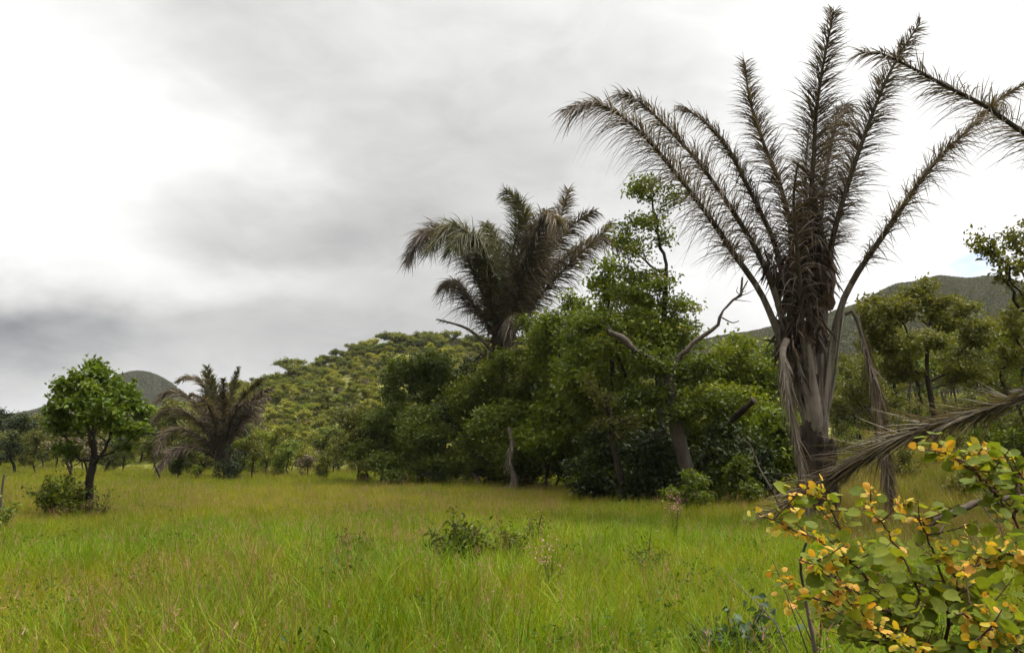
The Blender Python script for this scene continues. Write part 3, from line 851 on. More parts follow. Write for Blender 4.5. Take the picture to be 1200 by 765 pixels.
# the brown and green palm in the thicket
YC = 47.0
pc = ground_at(592, YC)
mid = empty('raffia_palm', pc, 'raffia palm with green and brown fronds standing up out of the thicket', 'palm', 'raffia palms')
c_ = lambda px, py, dy=0.0: tuple(rel(pc, px, py, dy))
rng = np.random.default_rng(80)
mb = MB()
tube(mb, spline([c_(592, 580), c_(592, 520), c_(585, 460), c_(584, 420), c_(588, 380)], 22), np.linspace(.42, .34, 22), 14, rng=rng, rough=.08)
mb.build('trunk', M['bark_brown'], mid, True)
MID = [  # control pixels, depth of tip, material, droop, L
    ([(585, 400), (568, 350), (548, 305), (522, 275), (498, 273), (480, 302)], -1.5, 'frond_dead', .5, 1.6, None),
    ([(586, 400), (574, 350), (560, 305), (540, 278), (515, 268), (495, 285)], 1.5, 'frond_dead', .5, 1.6, None),
    ([(587, 400), (578, 350), (566, 305), (550, 275), (528, 266), (505, 290)], -3.0, 'frond_green', .45, 1.6, None),
    ([(588, 400), (580, 355), (570, 310), (558, 283), (545, 275), (530, 290)], -3.8, 'frond_green', .6, 1.5, None),
    ([(590, 400), (592, 350), (600, 300), (608, 262), (606, 238), (592, 225)], .5, 'frond_green', .35, 1.5, (1, -.3, 0)),
    ([(591, 400), (596, 350), (606, 310), (616, 280), (616, 255), (604, 232)], -1.5, 'frond_green', .4, 1.4, (1, .3, 0)),
    ([(592, 400), (605, 350), (620, 305), (634, 268), (644, 250), (652, 258)], -3.0, 'frond_brown', .6, 1.6, (1, 0, 0)),
    ([(592, 400), (602, 350), (618, 300), (632, 258), (640, 246), (636, 262)], -2.4, 'frond_brown', .55, 1.5, (1, .2, 0)),
    ([(594, 400), (612, 350), (636, 300), (655, 260), (662, 236), (666, 222)], .8, 'frond_brown', .35, 1.3, (1, -.2, 0)),
    ([(595, 400), (614, 350), (638, 305), (660, 276), (680, 256), (698, 247)], 0, 'frond_brown', .4, 1.2, (1, 0, .5)),
    ([(596, 400), (622, 360), (652, 325), (682, 295), (704, 275), (716, 262)], 1.5, 'frond_brown', .45, 1.3, (1, 0, .5)),
    ([(597, 402), (616, 365), (642, 322), (675, 292), (705, 278), (726, 290)], 2.5, 'frond_dead', .7, 1.3, None),
    ([(586, 405), (566, 372), (545, 345), (532, 330), (522, 335)], 2.5, 'frond_dead', .7, 1.5, None),
    ([(590, 402), (590, 350), (585, 310), (578, 280), (570, 262)], 2.8, 'frond_green', .5, 1.5, (1, 0, 0)),
]
for i, (cp, dy, lm, dr, L, fan) in enumerate(MID):
    m_ = len(cp) - 1
    pts = [c_(px, py, dy * (k / m_)) for k, (px, py) in enumerate(cp)]
    frond(mid, pts, .09, .02, .12, L * 1.15, 440, dr, .7, lm, 800 + i, grey=.0, fan=fan, width=.045, n_ax=22)
mb = MB(); rng = np.random.default_rng(19)
fibre_lump(c_(588, 395), (.6, .6, 1.3), 380, .6, (.5, 1.2)); fibre_lump(c_(575, 420), (.5, .5, .8), 160, .2, (.5, 1.2))
mb.build('fibre_mass', M['fibre'], mid)
frond(mid, [c_(594, 395, -1), c_(602, 372, -1.6), c_(598, 378, -2.2), c_(600, 396, -2.4)], .06, .02, .2, .8, 90, .9, .6, 'frond_grey', 850, rows=1.2, width=.06, label='short pale grey dead frond drooping at the crown')
frond(mid, [c_(584, 420, 0), c_(566, 400, -.6), c_(545, 384, -.8), c_(512, 374, -.9)], .10, .03, .8, .3, 20, .4, .9, 'frond_dead', 851, rm='petiole')
# grey dead frond hanging in front of the thicket
hf = empty('hanging_frond', at(598, 577, 39.5), 'pale grey dead palm frond hanging in front of the dark thicket below the palm', 'palm frond')
hb = at(598, 577, 39.5); h_ = lambda px, py, dy=0.0: tuple(at(px, py, 39.5 + dy) - hb)
frond(hf, [h_(596, 500), h_(599, 515), h_(598, 540), h_(601, 560), h_(598, 590)], .05, .03, .12, .62, 80, .5, 1.3, 'frond_grey', 860, rows=1.0, width=.05, rm='petiole').name = 'rachis'

# the spreading palm at the left under the hill
YL = 58.0
pl = ground_at(265, YL)
lp = empty('raffia_palm', pl, 'spreading raffia palm with arching brown fronds left of the wooded hill', 'palm', 'raffia palms')
l_ = lambda px, py, dy=0.0: tuple(rel(pl, px, py, dy))
rng = np.random.default_rng(81)
mb = MB(); tube(mb, spline([l_(272, 570), l_(268, 550), l_(262, 530), l_(258, 510)], 14), np.linspace(.45, .38, 14), 12, rng=rng, rough=.08)
mb.build('trunk', M['bark_brown'], lp, True)
LEFT = [
    ([(256, 525), (246, 480), (238, 450), (222, 442), (208, 447)], 1, 'frond_brown', .5, 1.3, None),
    ([(255, 528), (240, 490), (222, 468), (200, 458), (183, 470)], -1, 'frond_brown', .6, 1.4, None),
    ([(255, 530), (238, 500), (215, 483), (195, 480), (178, 496)], 1.5, 'frond_brown', .6, 1.4, None),
    ([(255, 534), (238, 515), (215, 503), (195, 507), (182, 530)], -2, 'frond_brown', .6, 1.4, None),
    ([(256, 540), (240, 528), (220, 524), (200, 530), (186, 550)], -3, 'frond_dead', .6, 1.2, None),
    ([(260, 525), (254, 480), (247, 450), (243, 430)], 0, 'frond_green', .3, 1.4, (1, 0, 0)),
    ([(260, 525), (256, 480), (252, 455), (240, 436)], 2, 'frond_green', .3, 1.4, (1, .2, 0)),
    ([(261, 525), (262, 490), (262, 460), (262, 444)], -1.5, 'frond_brown', .4, 1.1, (1, 0, 0)),
    ([(263, 525), (268, 480), (274, 450), (279, 431)], .5, 'frond_green', .25, .9, (1, .3, 0)),
    ([(264, 525), (275, 485), (290, 460), (306, 445)], -.5, 'frond_green', .35, 1.1, (1, 0, .5)),
    ([(265, 525), (280, 492), (298, 466), (318, 454)], -2, 'frond_brown', .7, 1.3, None),
    ([(265, 527), (278, 500), (292, 478), (312, 466)], -3, 'frond_dead', .8, 1.3, None),
    ([(265, 530), (276, 505), (288, 485), (305, 480)], 2.5, 'frond_brown', .8, 1.3, None),
    ([(258, 528), (250, 490), (240, 470), (225, 462)], -3.5, 'frond_brown', .6, 1.3, None),
    ([(262, 526), (270, 495), (280, 475), (290, 470)], -3.5, 'frond_brown', .6, 1.2, None),
]
for i, (cp, dy, lm, dr, L, fan) in enumerate(LEFT):
    m_ = len(cp) - 1
    frond(lp, [l_(px, py, dy * (k / m_)) for k, (px, py) in enumerate(cp)], .12, .02, .2, L * .72, 190, dr * .6, .95, lm, 900 + i, fan=fan, width=.06, n_ax=18)
mb = MB(); rng = np.random.default_rng(23); fibre_lump(l_(259, 520), (.7, .7, 1.0), 260, .6, (.5, 1.2)); mb.build('fibre_mass', M['fibre'], lp)


# ------------------------------------------------------------------ trees at the right, on the rising ground
b5 = ground_at(1097, 34)
rt = [B(1040, 360, 0, 1.2, 1.2, .7, b5), B(1075, 345, .5, 1.0, 1.2, .6, b5), B(1115, 370, .2, 1.2, 1.2, .7, b5), B(1150, 395, 0, .9, 1.0, .6, b5), B(1025, 400, .3, .9, 1.0, .7, b5),
      B(1080, 400, -.8, 1.3, 1.0, .6, b5), B(1120, 430, .3, 1.0, 1.0, .5, b5), B(1050, 435, 0, 1.0, 1.0, .5, b5), B(1085, 330, .2, .5, .6, .3, b5), B(1150, 440, .4, .8, .8, .4, b5)]
single_tree(1097, 34, 31, 8, .11, rt, .17, 14500, 'broad open crowned tree on the slope right of the big palm, below the hilltop', 'leaf_olive', 'bark_dark', natt=480,
            trunk=[tuple(rel(b5, *k)) for k in ((1098, 545), (1096, 500), (1090, 460), (1086, 440))], step=.26, spread=.2, rtip=.012, aspect=.5)
b6 = ground_at(1215, 21)
rt = [B(1160, 290, 0, .45, .5, .5, b6), B(1190, 275, .3, .5, .6, .4, b6), B(1175, 320, 0, .4, .6, .35, b6), B(1215, 310, 0, .7, .8, .7, b6), B(1190, 360, .2, .6, .7, .5, b6), B(1220, 400, 0, .8, .8, .8, b6), B(1250, 340, 0, .8, .8, .8, b6),
      B(1180, 410, -.3, .45, .6, .35, b6), B(1185, 455, 0, .45, .6, .35, b6), B(1145, 268, 0, .22, .3, .15, b6), B(1210, 480, 0, .6, .6, .5, b6)]
single_tree(1215, 21, 32, 6.4, .13, rt, .13, 5600, 'sparse leafed tree cut by the right edge reaching up past the hill', 'leaf_olive', 'bark_dark', natt=420, step=.17, spread=.13, rtip=.008,
            trunk=[(0, 0, -.1), (.0, 0, .8), (-.05, 0, 1.4), (0, 0, 2.0)])
b7 = ground_at(1190, 26)
rt = auto_blobs(np.random.default_rng(61), 5.2, 3.4, .15, 9)
single_tree(1195, 26, 33, 5.2, .10, rt, .13, 5600, 'yellow-green bushy tree low at the right edge behind the fallen frond', 'leaf_mixed', 'bark_dark', natt=300, spread=.18)


# ------------------------------------------------------------------ repeated trees: kinds made once, then copied
def kind(seed, H, W, style, leaf, nleaf, lm, bm, low=.35, r0=None, **kw):
    rng = np.random.default_rng(seed)
    bl = umbrella_blobs(rng, H, W) if style == 'umbrella' else auto_blobs(rng, H, W, low, 8)
    limb, crown = plant_meshes(seed, H, r0 or .03 + H * .014, bl, leaf, nleaf, natt=170, step=H * .06, **kw)
    return limb.mesh('limbs', [M[bm]], True), crown.mesh('leaves', [M[lm]])


def scatter(kinds, spots, labels, cat, group, name='tree', rng=None):
    for (x, y, k, s) in spots:
        a, b = kinds[k]
        z = float(terrain(x, y)) - .1
        place(name, (x, y, z), a, b, labels[k], cat, group, rng.uniform(0, 6.28), (s * rng.uniform(.85, 1.2), s * rng.uniform(.85, 1.2), s * rng.uniform(.85, 1.15)))


def spaced(rng, n, sample, mind, tries=40):
    out = []
    for _ in range(n * tries):
        if len(out) >= n: break
        x, y = sample()
        dmin = mind(x, y) if callable(mind) else mind
        if all((x - a) ** 2 + (y - b) ** 2 > dmin ** 2 for a, b in out): out.append((x, y))
    return out


# canopy of the wooded hill
HILL = [kind(1001, 7.5, 9, 'umbrella', .46, 2200, 'leaf_hill', 'bark_grey'),
        kind(1002, 7, 8, 'round', .46, 2400, 'leaf_hill', 'bark_grey', .12),
        kind(1003, 7.5, 8.5, 'umbrella', .46, 2200, 'leaf_hill_dark', 'bark_dark'),
        kind(1004, 6.5, 7.5, 'round', .46, 2300, 'leaf_hill_dark', 'bark_dark', .1),
        kind(1005, 6, 7.5, 'round', .44, 2200, 'leaf_gold', 'bark_grey', .12),
        kind(1006, 5.5, 6.5, 'round', .40, 900, 'leaf_dry', 'bark_grey', .2)]
HL = ['flat-topped pale yellow-green tree in the canopy of the wooded hill', 'rounded pale green tree in the canopy of the wooded hill', 'flat-topped dark green tree in the canopy of the wooded hill',
      'rounded dark green tree in the canopy of the wooded hill', 'golden yellow tree in the canopy of the wooded hill', 'nearly leafless brownish tree in the canopy of the wooded hill']
rng = np.random.default_rng(42)
def hs():
    y = rng.uniform(88, 150)
    az = rng.uniform(-.47, .0)
    return az * y, y
pts = [p for p in spaced(rng, 100, hs, 4.0) if wooded_h(*p) > 1.2]
spots = [(x, y, rng.choice(6, p=[.10, .30, .08, .27, .10, .15]), rng.uniform(.34, .54)) for x, y in pts]
scatter(HILL, spots, HL, 'tree', 'trees covering the lower wooded hill', rng=rng)
x, y = -52, 200
scatter(HILL, [(x, y, 2, .95)], {2: 'flat-topped dark tree standing out at the left end of the ridge of the wooded hill'}, 'tree', None, rng=rng)
# the closed canopy higher up, which nobody could count
canopy = bpy.data.collections.new('canopy')
for i, (a_, b_) in enumerate(HILL):
    for me_ in (b_,):
        canopy.objects.link(bpy.data.objects.new('c%d' % i, me_))
P = []
while len(P) < 3400:
    y = 96 + 150 * rng.random() ** .85; x = rng.uniform(-.60, .22) * y
    if wooded_h(x, y) > 1.8: P.append((x, y))
P = np.array(P); x, y = P.T
crest = y > 192
pick = np.array([rng.choice(6, p=[.08, .08, .42, .36, .03, .03] if c else [.07, .30, .06, .30, .11, .16]) for c in crest])
point_stuff = (x, y, wooded_h(x, y) - 1.5, pick, (.20 + .36 * rng.random(len(x)) ** 1.5) * np.where(crest, 1.45, 1))

# tree line along the far edge of the meadow, left
LINE = [kind(1101, 5.2, 4.4, 'round', .24, 3000, 'leaf_olive', 'bark_dark', .25, r0=.10),
        kind(1102, 5.8, 4.8, 'round', .24, 3300, 'leaf_dark', 'bark_dark', .22, r0=.11),
        kind(1103, 4.6, 4.4, 'round', .20, 1500, 'leaf_dry', 'bark_dark', .25, r0=.09),
        kind(1104, 5.0, 4.6, 'round', .24, 3300, 'leaf_fresh', 'bark_dark', .15, r0=.09)]
LLb = ['small olive tree with a thin dark trunk in the far left tree line', 'small dark green tree in the far left tree line', 'small half bare brownish tree in the far left tree line', 'small bright green tree in the far left tree line']
rng = np.random.default_rng(43)
def ls():
    y = rng.uniform(62, 125)
    return rng.uniform(-.68, -.30) * y, y
spots = [(x, y, rng.choice(4, p=[.42, .18, .26, .14]), rng.uniform(.7, 1.12) * (1 + (y - 62) / 200)) for x, y in spaced(rng, 60, ls, 3.4)]
scatter(LINE, spots, LLb, 'tree', 'trees of the far left tree line', rng=rng)
# trees along the foot of the wooded hill
FOOT = [kind(1111, 5.0, 4.6, 'round', .22, 2900, 'leaf_hill_dark', 'bark_dark', .2, r0=.08), LINE[0], LINE[2],
        kind(1114, 4.8, 4.6, 'round', .22, 3000, 'leaf_hill', 'bark_dark', .12, r0=.08)]
def fs():
    y = rng.uniform(66, 96)
    return rng.uniform(-.30, -.14) * y, y
FLb = ['small olive tree at the foot of the wooded hill', 'small dark green tree at the foot of the wooded hill', 'small half bare brownish tree at the foot of the wooded hill', 'small bright green tree at the foot of the wooded hill']
spots = [(x, y, rng.choice(4, p=[.3, .25, .15, .30]), rng.uniform(.6, .9)) for x, y in spaced(rng, 28, fs, 3.0)]
scatter(FOOT, spots, FLb, 'tree', 'trees at the foot of the wooded hill', rng=rng)

# thin trunked woodland on the slope at the right
WOOD = [kind(1201, 7.5, 5.0, 'round', .22, 4200, 'leaf_olive', 'bark_dark', .32, r0=.11),
        kind(1202, 6.5, 4.6, 'round', .20, 3800, 'leaf_fresh', 'bark_brown', .28, r0=.09),
        kind(1203, 7.0, 4.4, 'round', .20, 2600, 'leaf_olive', 'bark_grey', .5, r0=.09)]
WL = ['thin trunked olive tree in the open woodland on the right slope', 'thin trunked yellow-green tree in the open woodland on the right slope', 'pale thin trunked sparse tree in the open woodland on the right slope']
rng = np.random.default_rng(44)
def ws():
    y = 40 + 85 * rng.random() ** 1.1
    return rng.uniform(.37, .68) * y, y
spots = [(x, y, rng.integers(0, 3), rng.uniform(.7, 1.05)) for x, y in spaced(rng, 80, ws, 3.0)]
scatter(WOOD, spots, WL, 'tree', 'open woodland on the right slope', rng=rng)
# behind the thicket
def bs():
    y = rng.uniform(62, 100)
    return rng.uniform(.02, .36) * y, y
BLb = ['olive tree behind the thicket', 'yellow-green tree behind the thicket', 'sparse pale trunked tree behind the thicket']
spots = [(x, y, rng.integers(0, 2), rng.uniform(1.0, 1.35)) for x, y in spaced(rng, 14, bs, 5.0)]
scatter(WOOD, spots, BLb, 'tree', 'trees behind the thicket', rng=rng)

# single small plants along the far meadow edge
def shrub(px, Y, seed, H, W, leaf, nleaf, lm, label, low=.05, cat='shrub', name='shrub', group=None, natt=150, spread=None, bm='bark_dark', **kw):
    rng = np.random.default_rng(seed)
    bl = auto_blobs(rng, H, W, low, 6)
    return single_tree(px, Y, seed, H, .02 + H * .012, bl, leaf, nleaf, label, lm, bm, cat, name, group, natt=natt, step=max(H, W) * .07, spread=spread, rtip=.004, **kw)
shrub(209, 57, 21, 2.3, 1.0, .16, 1300, 'leaf_green', 'narrow upright green shrub in front of the left palm', .2)
shrub(231, 56, 22, 1.2, 1.5, .15, 700, 'leaf_fresh', 'small pale flat-topped shrub in front of the left palm', .6)
shrub(296, 57, 23, 3.2, 2.9, .16, 1500, 'leaf_olive', 'small open tree with crooked dark trunk right of the left palm', .5, cat='tree', name='tree')
shrub(336, 60, 24, 2.9, 2.9, .17, 2400, 'leaf_gold', 'rounded yellow-green shrub at the foot of the wooded hill', .1)
shrub(268, 55, 25, 2.4, 2.2, .15, 1900, 'leaf_dark', 'dark green shrub at the base of the left palm', .03)
shrub(232, 60, 71, 3.4, 3.0, .17, 2200, 'leaf_olive', 'olive bush behind the arching fronds at the left of the spreading palm', .05)
shrub(300, 62, 72, 3.8, 3.4, .17, 2600, 'leaf_fresh', 'fresh green bush behind the right side of the spreading palm', .05)
shrub(189, 53, 26, 3.0, 1.5, .12, 160, 'leaf_dry', 'bare thin dark sapling in front of the left palm', .35)
shrub(360, 59, 27, 1.8, 2.0, .15, 900, 'leaf_dry', 'low brownish shrub between the hill foot and the thicket', .03)
shrub(385, 58, 28, 2.6, 2.0, .16, 1300, 'leaf_olive', 'olive shrub left of the thicket', .1)
# low bushes closing the foot of the thicket
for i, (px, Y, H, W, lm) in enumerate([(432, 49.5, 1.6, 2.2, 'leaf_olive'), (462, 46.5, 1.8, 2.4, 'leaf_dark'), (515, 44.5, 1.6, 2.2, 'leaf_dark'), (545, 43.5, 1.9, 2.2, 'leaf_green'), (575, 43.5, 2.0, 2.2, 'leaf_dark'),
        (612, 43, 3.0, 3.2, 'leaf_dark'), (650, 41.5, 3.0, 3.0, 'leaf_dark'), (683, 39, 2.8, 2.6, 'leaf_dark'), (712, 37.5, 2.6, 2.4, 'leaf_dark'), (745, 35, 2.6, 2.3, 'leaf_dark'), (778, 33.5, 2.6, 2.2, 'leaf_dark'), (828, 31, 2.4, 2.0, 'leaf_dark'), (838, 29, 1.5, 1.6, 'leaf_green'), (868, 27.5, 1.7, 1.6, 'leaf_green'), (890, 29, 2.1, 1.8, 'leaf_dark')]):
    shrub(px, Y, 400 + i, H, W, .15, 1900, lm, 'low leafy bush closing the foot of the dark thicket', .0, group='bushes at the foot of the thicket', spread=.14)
# small bushy plants standing in the meadow: many stems from one root
def bushlet(px, Y, seed, H, W, ns, leaf, nleaf, lm, label, aspect=.5, bm='bark_dark', name='shrub', cat='shrub', loose=.05, up=.7):
    rng = np.random.default_rng(seed); base = ground_at(px, Y)
    t = empty(name, base, label, cat)
    st, lf = MB(), MB(); pts = []
    for k in range(ns):
        a = k * 2.4 + rng.normal() * .5; r = W * .5 * rng.uniform(.25, 1.0); h = H * rng.uniform(.55, 1.0) * (1 - .35 * (r / (W * .5)) ** 2)
        d = np.array([math.cos(a), math.sin(a), 0])
        P = spline([d * .03 * rng.random(), d * r * .35 + [0, 0, h * .5], d * r * .8 + [0, 0, h * .85], d * r + rng.normal(size=3) * .03 + [0, 0, h]], 12)
        tube(st, P, np.linspace(.004 + .006 * H, .003, 12), 5, rng=rng, cap=False)
        pts.append(P[3:])
        for j in range(2):
            i = rng.integers(4, 10); dv = unit(rng.normal(size=3) + d * .6 + [0, 0, .5])
            Q = spline([P[i], P[i] + dv * H * .12, P[i] + dv * H * .2 + [0, 0, .03]], 5)
            tube(st, Q, np.linspace(.004, .002, 5), 4, rng=rng, cap=False); pts.append(Q)
    A = np.concatenate(pts); k = rng.integers(0, len(A), nleaf)
    leaves(lf, A[k] + rng.normal(size=(nleaf, 3)) * loose, leaf, rng, up, aspect)
    st.build('stems', M[bm], t); lf.build('foliage', M[lm], t)
bushlet(73, 22.5, 51, 1.25, 2.3, 22, .11, 2200, 'leaf_green', 'spreading green shrub at the foot of the lone tree', loose=.09)
bushlet(122, 22.3, 52, .9, .9, 8, .08, 160, 'leaf_olive', 'thin dry little shrub right of the lone trunk', loose=.06)
bushlet(540, 12.0, 53, .92, 1.0, 22, .085, 1500, 'leaf_green', 'dense dark green little bush in the middle of the meadow', .38, loose=.045)
bushlet(597, 12.8, 54, .86, .75, 12, .07, 560, 'leaf_olive', 'loose olive little bush right of the dense bush in the meadow', .4)
bushlet(628, 15, 55, .98, .6, 7, .07, 220, 'leaf_olive', 'thin upright weed behind the two little bushes', .4)
bushlet(755, 11.5, 58, .72, .45, 7, .065, 170, 'leaf_green', 'small upright weed with dark leaves in the right of the meadow', .4)
bushlet(418, 13.5, 59, .70, .8, 9, .075, 260, 'leaf_green', 'low broad leafed weed left of the dense bush', .45)
bushlet(2, 18, 60, 1.0, 1.0, 12, .09, 420, 'leaf_gold', 'yellow-green shrub cut by the left edge')
bushlet(857, 6.3, 62, .70, .75, 18, .06, 620, 'leaf_blue', 'dark blue-green broad leafed shrub beside the yellow bush', .75, loose=.03)
shrub(805, 25.5, 56, 1.5, 1.6, .13, 1200, 'leaf_fresh', 'light green shrub at the foot of the leaning forked tree', .05, spread=.1)
shrub(690, 33, 57, 2.1, 2.2, .14, 900, 'leaf_fresh', 'light green leafy shrub in the dark hollow of the thicket', .3)
# scattered saplings and bushes on the slope at the right
for i, (px, Y, H, W, lm) in enumerate([(1010, 36, 1.4, 1.4, 'leaf_olive'), (1055, 30, 1.0, 1.2, 'leaf_olive'), (1120, 40, 1.8, 1.8, 'leaf_olive'), (1170, 30, 1.9, 2.0, 'leaf_green'), (1195, 22, 1.7, 1.9, 'leaf_green'),
        (1130, 24, 1.0, 1.2, 'leaf_olive'), (1150, 46, 2.2, 2.0, 'leaf_fresh'), (1000, 44, 2.0, 1.8, 'leaf_fresh'), (1190, 38, 2.4, 2.4, 'leaf_olive'), (1035, 50, 2.2, 2.0, 'leaf_dry'), (1080, 56, 2.4, 2.2, 'leaf_olive'), (985, 30, 1.2, 1.2, 'leaf_green')] +
        [(985 + (k * 61.8) % 225, 42 + (k * 17.3) % 46, 1.6 + (k * .37) % 1.6, 1.8 + (k * .53) % 1.8, ('leaf_olive', 'leaf_fresh', 'leaf_dry', 'leaf_green')[k % 4]) for k in range(30)]):
    shrub(px, Y, 440 + i, H, W, .12, 900, lm, 'small bush on the grassy slope right of the big palm', .03, group='bushes on the right slope', spread=.12)
mb = MB(); rng = np.random.default_rng(6); pz = ground_at(6, 18.6)
tube(mb, spline([(0, 0, -.1), (.01, 0, .5), (0, 0, 1.0), (.02, 0, 1.25)], 10), np.linspace(.03, .022, 10), 7, rng=rng, rough=.08)
tag(mb.build('dead_sapling', M['dead_wood'], None, True, pz), 'pale bare upright dead sapling at the left edge of the meadow', 'dead sapling')

# pink flowering plants
M['petal'] = leafmat('petal', [(0.2, (0.30, 0.12, 0.17)), (0.6, (0.45, 0.22, 0.27)), (0.9, (0.6, 0.36, 0.38))], trans=.3)
def flower(px, Y, seed, H, n, label):
    rng = np.random.default_rng(seed); base = ground_at(px, Y)
    t = empty('flower_plant', base, label, 'flower', 'pink flowering weeds in the meadow')
    st, fl = MB(), MB()
    for k in range(7):
        e_ = np.array([rng.normal() * .11, rng.normal() * .11, H * rng.uniform(.75, 1.05)])
        tube(st, spline([(rng.normal() * .02, rng.normal() * .02, 0), e_ * [.4, .4, .55], e_], 6), np.linspace(.006, .003, 6), 4, rng=rng)
        m_ = n // 7
        leaves(fl, e_ + rng.normal(size=(m_, 3)) * [.05, .05, .06], .026, rng, .2, .6)
        leaves(st, e_ * rng.uniform(.3, .85, (9, 1)) + rng.normal(size=(9, 3)) * .02, .05, rng, .5, .3)
    st.build('stems', M['leaf_olive'], t); fl.build('blossoms', M['petal'], t)
flower(788, 14.5, 1, 1.0, 150, 'pink blossoming weed in the grass below the leaning forked tree')
flower(645, 9.5, 2, .66, 90, 'pale pink blossoming weed right below the two little bushes')
flower(945, 6.0, 3, .55, 30, 'small pinkish white blossoms beside the grey stem of the yellow bush')

# ------------------------------------------------------------------ the yellow and green bush in the right foreground
M['round_leaf'] = leafmat('round_leaf', [(0.1, (0.0734, 0.1031, 0.0091)), (0.5, (0.1284, 0.1573, 0.0137)), (0.9, (0.208, 0.2171, 0.0198))], trans=.5, objvar=0, rough=.6, spec=.12)
M['young_leaf'] = leafmat('young_leaf', [(0.15, (0.22, 0.2267, 0.018)), (0.45, (0.44, 0.3055, 0.0225)), (0.75, (0.528, 0.2563, 0.036)), (1.0, (0.33, 0.1084, 0.036))], trans=.4, objvar=0)
M['stem_red'] = barkmat('stem_red', (0.035, 0.018, 0.012), (0.11, 0.055, 0.036), 14)
M['stem_grey'] = barkmat('stem_grey', (0.06, 0.045, 0.035), (0.17, 0.13, 0.10), 14)
YB = 4.3
bb = np.array([2.05, YB, float(terrain(2.05, YB))])
bush = empty('bush', bb, 'large bush with round green leaves and yellow-orange young leaves in the right foreground', 'bush')
rng = np.random.default_rng(2024)
stems_r, stems_g, old, young = MB(), MB(), MB(), MB()
RL_A = np.linspace(0, 2 * np.pi, 10, endpoint=False)
def round_leaf(mb, p, a, n_, size, curl, r):
    """a nearly round leaf with a notch at the stalk, folded a little along its midrib"""
    a = unit(a); n_ = unit(n_ - a * np.dot(a, n_)); s = np.cross(n_, a)
    u = np.cos(RL_A + np.pi); v = np.sin(RL_A + np.pi)
    rad = np.ones(10); rad[0] = .62; rad[1] = rad[9] = .98; rad[5] = 1.08
    x = (u * rad + 1) * .5 * size; y = v * rad * .5 * size * .92
    z = np.abs(y) * .28 - curl * ((x / size) ** 2 * .5 + (y / size) ** 2 * 1.1) * size + rng.normal(0, .02 * size, 10) * (1 + 2 * curl)
    ring = p + np.outer(x, a) + np.outer(y, s) + np.outer(z, n_)
    c = p + a * size * .5 - n_ * curl * .12 * size
    V = np.vstack([ring, c])
    k = np.arange(10)
    mb.add(V, np.stack([k, (k + 1) % 10, np.full(10, 10)], -1), 0, np.clip(r + rng.normal(0, .13, 10), 0, 1))
def twig(P, r0, r1, leafed=.25, dens=22, ytop=.7, mb=None, size=.066):
    n = max(6, int(len(P)))
    tube(mb or stems_r, P, np.linspace(r0, r1, len(P)), 6, rng=rng, rough=.05)
    seg = np.linalg.norm(np.diff(P, axis=0), axis=1).sum()
    m_ = max(3, int(seg * dens)); T = unit(np.gradient(P, axis=0))
    for j in range(m_):
        t = leafed + (1 - leafed) * (j + rng.random() * .6) / m_
        i = min(int(t * (len(P) - 1)), len(P) - 1)
        tip = t > ytop
        phi = j * 2.4 + rng.normal() * .5
        h = unit(np.array([math.cos(phi), math.sin(phi), .15 * rng.normal()]) + .5 * T[i])
        sz = size * rng.uniform(.75, 1.25) * (.62 if tip else 1.0)
        p0 = P[i]; p1 = p0 + h * sz * (.25 if tip else .4)
        tube(stems_r, np.array([p0, p1]), .0016, 3, cap=False)
        nrm = np.array([rng.normal() * .8, rng.normal() * .8 - .45, .8])
        yng = tip and rng.random() < .86
        if yng:
            for _ in range(rng.integers(2, 5)):
                round_leaf(young, p1 + rng.normal(size=3) * .018, h + rng.normal(size=3) * .6, nrm + rng.normal(size=3) * .6, sz * rng.uniform(.5, 1.05), rng.uniform(.3, 1.4), rng.random())
        else:
            round_leaf(old, p1, h + [0, 0, -.15], nrm, sz, rng.uniform(0, .35), rng.random())
bq = lambda px, py, Y: at(px, py, Y) - bb
